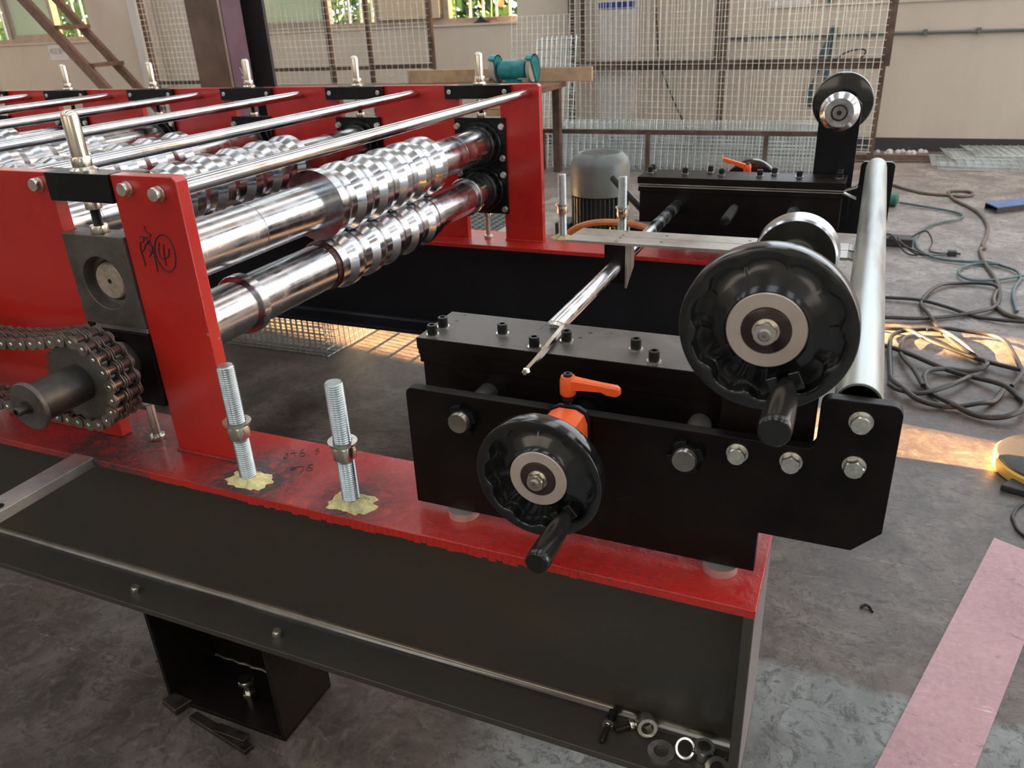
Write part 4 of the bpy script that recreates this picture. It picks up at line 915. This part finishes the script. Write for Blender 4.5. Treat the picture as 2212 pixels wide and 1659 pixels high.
# uprights with pinch rollers
for i in range(2):
    y0, y1 = ((76, 90), (1272, 1286))[i]; x0, x1 = ((-60, 31), (-64, 20))[i]; cx = (-10, -22)[i]; ztop = (347, 362)[i]
    t_ = thing('upright_bracket', ('near black upright plate carrying the large handwheel', 'far black upright plate with clipped corners carrying a handwheel')[i], 'bracket', ((x0+x1)/2, y0, 90))
    part(t_, 'plate', MB().prism([(x0, 100), (x1, 100), (x1, ztop-16), (x1-14, ztop), (x0+14, ztop), (x0, ztop-16)], 'y', y0, y1), 'black' if i == 0 else 'blackpaint', 1)
    part(t_, 'foot', MB().box(x0+5, x1-5, *((64.3, 75.8) if i == 0 else (1286.2, 1297.8)), 104, 160), 'black', 1)
    zc = (331, 336)[i]
    r_ = thing('pinch_roller', ('steel pinch roller disc with dark face behind the near handwheel', 'shiny conical steel pinch roller on the far upright bracket')[i], 'roller', (cx, (136, 1226)[i], zc))
    if i == 0:
        part(r_, 'disc', MB().lathe([(0, 20), (0, 37), (2, 39), (24, 40), (27, 38)], (cx+2, 124, zc), (0, 1, 0), 64), 'sleeve')
        part(r_, 'face', MB().lathe([(0, 18), (0, 36.5), (.6, 36.5)], (cx+2, 123.4, zc), (0, 1, 0), 64, 0, False, False), 'hubsteel')
        part(r_, 'ring', MB().ring((cx+2, 121, zc), (0, 1, 0), 19, 17, 4, 48), 'zinc'); part(r_, 'shaft', MB().cyl((cx, -60, zc), (cx, 124, zc), 14, 32), 'blackpaint')
    else:
        part(r_, 'disc', MB().lathe([(0, 17), (0, 29), (2, 31), (18, 40), (26, 40), (28, 38)], (cx, 1216, zc), (0, 1, 0), 64), 'chrome', smooth=20)
        part(r_, 'ring', MB().lathe([(0, 14.5), (0, 17), (4, 17)], (cx, 1214.5, zc), (0, 1, 0), 48, 0, False, False), 'darkbolt'); part(r_, 'bearing', MB().lathe([(0, 4.2), (-1, 5), (-1, 13), (1, 14.4), (4, 14.4)], (cx, 1214, zc), (0, 1, 0), 40), 'bush')
        part(r_, 'centre_hole', MB().cyl((cx, 1213, zc), (cx, 1213.4, zc), 4.4, 16), 'darkbolt'); part(r_, 'shaft', MB().cyl((cx, 1218, zc), (cx, 1400, zc), 13, 32), 'blackpaint')
# galvanised tube between the two ears
t_ = thing('support_tube', 'galvanised steel tube spanning between the ears of the two bracket plates', 'tube', (67, 680, 200))
part(t_, 'tube', MB().lathe([(0, 19), (0, 21), (.5, 21.6), (1225, 21.6), (1226, 21), (1226, 19), (0, 19)], (66, 71, 211), (0, 1, 0), 56, 0, False, False), 'galv')
part(t_, 'end_plug', MB().cyl((66, 64.2, 203), (66, 96, 203), 10, 20), 'blackpaint'); part(t_, 'end_plug', MB().cyl((66, 1278, 208), (66, 1297.5, 208), 14, 28), 'blackpaint')
# flat bars and their hangers in the middle
for q, (y0, y1, lab) in enumerate(((637, 678.5, 'nearer scuffed steel flat bar in the middle of the guide, drilled with small holes'), (681, 722, 'farther scuffed steel flat bar in the middle of the guide, close beside its twin'))):
    t_ = thing('flat_bar', lab, 'flat bar', (-190, (y0+y1)/2, 185))
    part(t_, 'bar', MB().prism([(-428, y0), (36, y0), (36, y1), (-428 if q == 0 else -424, y1)], 'z', 185.2, 190), 'bar', .5)
    part(t_, 'flared_end', MB().prism([(36, 185.4), (56, 181+q*3), (56, 185+q*3), (36, 189.8)], 'y', y0+3, y1-3), 'bar', .5)
    for hx, hy in ((-338, y0+7), (-338, y1-8), (-262, (y0+y1)/2), (-120, (y0+y1)/2)): part(t_, 'bolt_hole', MB().cyl((hx, hy, 190.02), (hx, hy, 190.15), 2.8, 12), 'darkbolt')
for x_, lab in ((-343, 'left black hanger block under the flat bars on the guide rod'), (-87, 'right black hanger block under the flat bars behind the big handwheel')):
    t_ = thing('hanger_block', lab, 'block', (x_, 680, 112))
    part(t_, 'block', MB().box(x_-20, x_+18, 656, 704, 110, 185), 'black', .8)
    part(t_, 'cheek_plate', MB().prism([(656, 102), (678, 116), (678, 185), (656, 185)], 'x', x_+18.2, x_+22), 'bar', .5); part(t_, 'cheek_plate', MB().prism([(681, 118), (704, 130), (704, 185), (681, 185)], 'x', x_+18.2, x_+22), 'bar', .5)
# hex key lying on the near guide block
hx_ = MB(); kp = spline([(-262, 50, 210), (-264, 90, 209), (-268, 140, 208), (-270, 178, 208), (-272, 189, 208), (-279, 194, 208), (-290, 194.5, 208)], 3)
hx_.tube(kp, 4.2, 6); hx_.lathe([(0, 3), (2, 2.8), (3.5, 4.5), (7, 4), (8.5, 2.6)], (-262, 51.5, 210), (.02, -1, .02), 6)
single('hex_key', hx_, 'nickel', (-270, 120, 203), 'long silver ball-end hex key lying across the near guide block', 'hex key', smooth=20)

# ------------------------------------------------------------------ loose fasteners on the bottom flange of the near beam
Z0 = -273
t_ = thing('black_bolt', 'black socket bolt with a bright nut lying in the beam, leftmost of the loose fasteners', 'bolt', (-166, 40, Z0), 'loose fasteners in the beam')
part(t_, 'bolt', MB().lathe([(0, 3), (0, 6.6), (9, 6.6), (9, 3.8), (44, 3.8), (46, 3)], (-163, 58, Z0+10.5), (-.06, -1, -.13), 20), 'darkbolt'); part(t_, 'nut', MB().hexnut((-164, 41, Z0+7.6), (-.06, -1, -.1), 14, 6, None, .5), 'nickel')
t_ = thing('small_bolt', 'small dark bolt with a bright hex head left of the big nut', 'bolt', (-143, 46, Z0), 'loose fasteners in the beam')
part(t_, 'shank', MB().thread((-154, 36, Z0+4), (-140, 48, Z0+5), 3.6, 1.5, 14), 'darkbolt'); part(t_, 'head', MB().hexnut((-140, 48, Z0+7), (.76, .65, 0), 13, 5.5, None, .2), 'nickel')
single('big_nut', MB().hexnut((-122, 58, Z0+11), (.35, -.75, .25), 25, 17, 16, .3), 'zinc', (-119, 52, Z0), 'large zinc nut standing on edge in the beam', 'nut', 'loose fasteners in the beam')
single('flat_washer', MB().ring((-94, 28, Z0+.2), (0, 0, 1), 16.5, 9, 3, 40), 'boltzinc', (-94, 28, Z0), 'large grey flat washer lying flat in front of the big nut', 'washer', 'loose fasteners in the beam')
sw = MB(); pts = [(-66+10.5*math.cos(a), 35+10.5*math.sin(a)*.8, Z0+10+8*math.sin(a)+a*.35) for a in [2*PI*i/40+.1 for i in range(39)]]; sw.tube(pts, 2.6, 6)
single('spring_washer', sw, 'nickel', (-66, 38, Z0), 'bright split spring washer leaning on a nut', 'washer', 'loose fasteners in the beam')
single('big_nut', MB().hexnut((-45, 42, Z0+.3), (.03, .02, 1), 25, 16, 16, .6), 'zinc', (-45, 42, Z0), 'dark large nut lying flat right of the spring washer', 'nut', 'loose fasteners in the beam')
single('flat_washer', MB().ring((-26, 18, Z0+12), (.45, -.6, .65), 15, 9.5, 3, 36), 'nickel', (-26, 18, Z0), 'brassy flat washer propped at the end plate, cut by the picture edge', 'washer', 'loose fasteners in the beam')
single('small_washer', MB().ring((-18, 36, Z0+6), (.7, -.5, .4), 6, 3, 1.6, 20), 'zinc', (-18, 36, Z0), 'tiny zinc washer leaning at the end plate', 'washer', 'loose fasteners in the beam')

# ------------------------------------------------------------------ on the floor
Fz = -FZ
single('pink_sheet', MB().prism([(389, 957), (491, 908), (154, -139), (52, -90)], 'z', Fz+.3, Fz+2), 'pink', (270, 400, Fz), 'long strip of sheet metal under scratched pink film lying on the floor', 'sheet')
def cable(label, pts, r, mat, cat='cable', name='cable', z=None, grp='cables on the floor'):
    n = len(pts); P3 = [(a, b, Fz+r+(0 if z is None else z[i % len(z)])) for i, (a, b) in enumerate(pts)]
    b = P3[n//2]; return single(name, MB().tube(spline(P3, 7), r, 8), mat, (b[0], b[1], Fz), label, cat, grp)
cable('dusty grey cable with one round loop running forward on the right floor', [(60, 4750), (184,4604),(295,4443),(385,4354),(489,4332),(557,4315),(611,4377),(593,4457),(527,4455),(490,4416),(513,4217),(574,4042),(608,3891),(616,3667),(595,3470),(564,3299),(571,3405-150),(548,3213),(549,3005),(564,2838),(568,2681),(544,2586),(535,2486),(559,2387),(609,2339),(700,2280)], 8, 'cablegrey')
cable('thin teal hose curving from the green tool over the grey cable', [(239,4093),(354,4014),(461,3946),(508,3904),(524,3822),(485,3748),(413,3683),(357,3577),(317,3462),(297,3314),(303,3169),(330,3090),(382,3026),(472,3003),(559,3017),(612,2978),(652,2911),(653,2813),(620,2696),(602,2574),(595,2411)], 6, 'cableteal', 'hose', 'hose', [3, 5, 4])
cable('teal air hose loop at the right picture edge', [(800,2930),(670,2850),(558,2771),(473,2756),(440,2821),(467,2931),(525,2990),(600,2985)], 5, 'cableteal', 'hose', 'hose', [5, 8, 5])
cable('black cable crossing the floor behind the tube, upper one', [(60,2440),(180,2448),(291,2444),(384,2389),(461,2333),(532,2305),(604,2302),(720,2310)], 6.5, 'cable', z=[0, 4, 6, 4])
cable('black cable sweeping in a wide loop behind the orange sunlit band', [(60,2200),(180,2220),(278,2242),(379,2303),(475,2369),(531,2444),(559,2576),(561,2680),(511,2712),(435,2698),(373,2650),(327,2555),(294,2417),(314,2290),(345,2142),(386,2032),(414,1948)], 7, 'cable', z=[2, 7, 5])
cable('straight black cable lying across the sunlit band above the coil', [(90,2130),(181,2104),(244,2100),(308,2030),(401,1954),(463,1895),(550,1848),(640,1810)], 7, 'cable', z=[4, 9, 12, 8])
cable('long black cable wound in a tangled coil on the floor right of the tube', [(120,1975),(183,1938),(241,1884),(339,1809),(402,1783),(478,1730),(515,1684),(523,1623),(500,1556),(454,1519),(398,1522),(339,1563),(294,1645),(280,1709),(295,1768),(346,1811),(405,1821),(454,1869),(438,1956),(400,2037),(340,2118),(252,2114),(200,2064),(189,1940),(192,1781),(195,1682),(224,1614),(266,1563),(339,1555),(412,1587),(451,1631),(478,1696)], 7.5, 'cable', z=[0, 9, 14, 7, 3, 11])
cable('black cable arching over the right side of the coil', [(300,2118),(352,2138),(414,2146),(480,2126),(519,2073),(536,1976),(540,1873),(537,1817),(502,1729)], 7, 'cable', z=[12, 16, 10])
cable('short black cable end inside the coil', [(401,1765),(345,1678),(274,1618),(214,1611),(186,1635)], 7, 'cable', z=[10, 14, 6])
cable('black cable at the left side of the coil', [(262,2049),(232,2007),(220,1919),(230,1841),(252,1763),(276,1664)], 7, 'cable', z=[12, 16, 9])
cable('thin grey cable loop at the right picture edge beside the pink sheet', [(520,1135),(462,1115),(435,1062),(433,1030),(446,983),(520,930)], 3.5, 'cable')
ps = thing('power_strip', 'black power strip on the floor behind the tube with short leads', 'power strip', (230, 3240, Fz))
part(ps, 'body', MB().box(110, 282, 3205, 3290, Fz, Fz+38), 'rubber', 5)
for k in range(3): part(ps, 'lead', MB().tube(spline([(150+k*35, 3230, Fz+40), (190+k*25, 3140-k*18, Fz+70-k*15), (250+k*40, 3080-k*10, Fz+14), (300+k*60, 3060+k*28, Fz+8)], 5), 4, 6), 'cable')
part(ps, 'plug', MB().box(418, 452, 3105, 3135, Fz, Fz+22).cyl((452, 3112, Fz+10), (468, 3110, Fz+10), 2.5, 8).cyl((452, 3128, Fz+10), (468, 3128, Fz+10), 2.5, 8), 'rubber', 2)
part(ps, 'lead', MB().tube(spline([(270, 3250, Fz+34), (330, 3290, Fz+60), (360, 3230, Fz+30), (350, 3160, Fz+8), (380, 3120, Fz+8), (420, 3120, Fz+9)], 6), 4, 6), 'cable')
bs = thing('blue_channel', 'blue-painted steel channel offcut lying on the floor at the right edge', 'steel channel', (750, 4060, Fz))
part(bs, 'web', MB().prism([(640, 4066), (683, 3959), (900, 4130), (860, 4235)], 'z', Fz+28, Fz+34), 'bluesteel', 1); part(bs, 'flange', MB().prism([(683, 3959), (690, 3965), (905, 4136), (900, 4130)], 'z', Fz, Fz+28), 'rubber')
part(bs, 'flange', MB().prism([(640, 4066), (647, 4071), (866, 4240), (860, 4235)], 'z', Fz, Fz+28), 'rubber')
bd = thing('round_base', 'round black base with a yellow rim cut by the right picture edge', 'base', (548, 1285, Fz))
part(bd, 'rim', MB().lathe([(0, 128), (4, 134), (26, 134), (30, 130)], (548, 1285, Fz), (0, 0, 1), 56), 'yellow')
part(bd, 'top_mat', MB().lathe([(0, 129), (5, 127), (9, 110)], (548, 1285, Fz+30), (0, 0, 1), 56), 'rubber')
part(bd, 'step', MB().prism([(418, 1160), (560, 1120), (600, 1180), (455, 1215)], 'z', Fz, Fz+16), 'rubber', 4)
single('scrap_bar', MB().prism([(-864, -20), (-858, -6), (-724, -26), (-728, -42)], 'z', Fz, Fz+9).box(-800, -740, -30, -14, Fz+9, Fz+14), 'scrap', (-795, -22, Fz), 'oily lump of scrap steel bar on the floor under the foot of the near beam', 'scrap', bevel=1.5)
single('shim_block', MB().prism([(-930, -12), (-890, -22), (-880, 8), (-924, 10)], 'z', Fz, Fz+13), 'scrap', (-905, -5, Fz), 'dark oily shim at the left corner of the beam foot', 'shim', bevel=2)
rr = random.Random(12)
for k, (x_, y_, lab) in enumerate(((150, 640, 'small black clip lying on the floor right of the beam end'), (-640, -60, 'curled bright chip of metal on the floor right of the beam foot'), (-1010, 60, 'dark chip on the floor left of the beam foot'))):
    single('metal_chip', MB().tube(spline([(x_-8, y_, Fz+2), (x_, y_+6, Fz+5), (x_+9, y_+2, Fz+3), (x_+12, y_-6, Fz+2)], 4), 1.6 if k else 2.6, 6), ('darkbolt', 'nickel', 'scrap')[k], (x_, y_, Fz), lab, 'metal chip')
gt = thing('green_tool', 'dark green battery tool end on the floor line right of the tube', 'tool', (160, 4020, Fz))
part(gt, 'body', MB().lathe([(0, 20), (4, 34), (120, 36), (130, 20)], (100, 4040, Fz+36), (1, -.1, 0), 24), 'green')

# ------------------------------------------------------------------ motor and hydraulic unit behind the far beam
mx, my = -714, 1750
t_ = thing('electric_motor', 'upright grey-green electric motor with cooling fins behind the far beam', 'motor', (mx, my, -330))
part(t_, 'fan_cowl', MB().lathe([(0, 92), (88, 92), (106, 86), (122, 70), (124, 66), (121, 62), (121, 5)], (mx, my, 33), (0, 0, 1), 56), 'motor')
part(t_, 'cowl_grille', MB().ring((mx, my, 154.1), (0, 0, 1), 58, 6, .8, 40), 'motordark')
part(t_, 'stator', MB().cyl((mx, my, -300), (mx, my, 33), 78, 48), 'motordark')
fins = [MB().box(-1.6, 1.6, 77, 89, 0, 320)]
fm = meshof('cooling_fin', MB().box(77, 90, -1.7, 1.7, 0, 322), M['motordark'], (0, 0, 0), 30)
for k in range(40):
    a = 2*PI*k/40; o = bpy.data.objects.new('cooling_fin', fm); COL.objects.link(o); o.parent = t_; o.location = (0, 0, .036); o.rotation_euler = (0, 0, a)
part(t_, 'terminal_box', MB().box(mx-140, mx-84, my-45, my+45, -190, -60), 'motordark', 5)
part(t_, 'base_flange', MB().lathe([(0, 110), (26, 110), (30, 84)], (mx, my, -330), (0, 0, 1), 48), 'motordark')
t_ = thing('hydraulic_tank', 'dark blue hydraulic tank the motor stands on, behind the far beam', 'tank', (-640, 1760, Fz))
part(t_, 'tank', MB().box(-900, -380, 1600, 1920, Fz, -332), 'tank', 6)
part(t_, 'valve_block', MB().box(-556, -430, 1530, 1590, -60, -6), 'tank', 2); part(t_, 'pedestal', MB().box(-540, -446, 1540, 1600, -332, -60), 'tank', 2)
for x_ in (-590, -470): part(t_, 'fitting', MB().box(x_-14, x_+14, 1560, 1590, -6, 34), 'brass', 2)
part(t_, 'fitting', MB().lathe([(0, 9), (10, 9), (10, 7), (20, 7), (20, 9), (30, 9)], (-610, 1540, -50), (0, 0, 1), 16), 'brass')
single('pry_lever', MB().tube([(-640, 1640, 100), (-560, 1560, 60), (-500, 1515, 25), (-440, 1500, -2)], 10, 8), 'blackpaint', (-540, 1605, -10), 'black lever arm sloping down beside the motor', 'lever')
single('orange_hose', MB().tube(spline([(-760, 1500, -60), (-700, 1470, -12), (-640, 1480, 6), (-570, 1500, 4), (-500, 1500, -6), (-430, 1520, -40)]), 9, 8), 'cableorange', (-600, 1490, -40), 'orange hose lying behind the far beam in front of the motor', 'hose')
single('far_pallet', MB().box(-1500, -1050, 2500, 3400, Fz+90, Fz+112).box(-1500, -1440, 2500, 3400, Fz, Fz+90).box(-1300, -1240, 2500, 3400, Fz, Fz+90).box(-1110, -1050, 2500, 3400, Fz, Fz+90), 'bar', (-1275, 2950, Fz), 'low grey steel pallet on the floor left of the motor', 'pallet', bevel=2)
# remove the helper tag used while placing
for o in bpy.data.objects:
    if 'mm' in o: del o['mm']
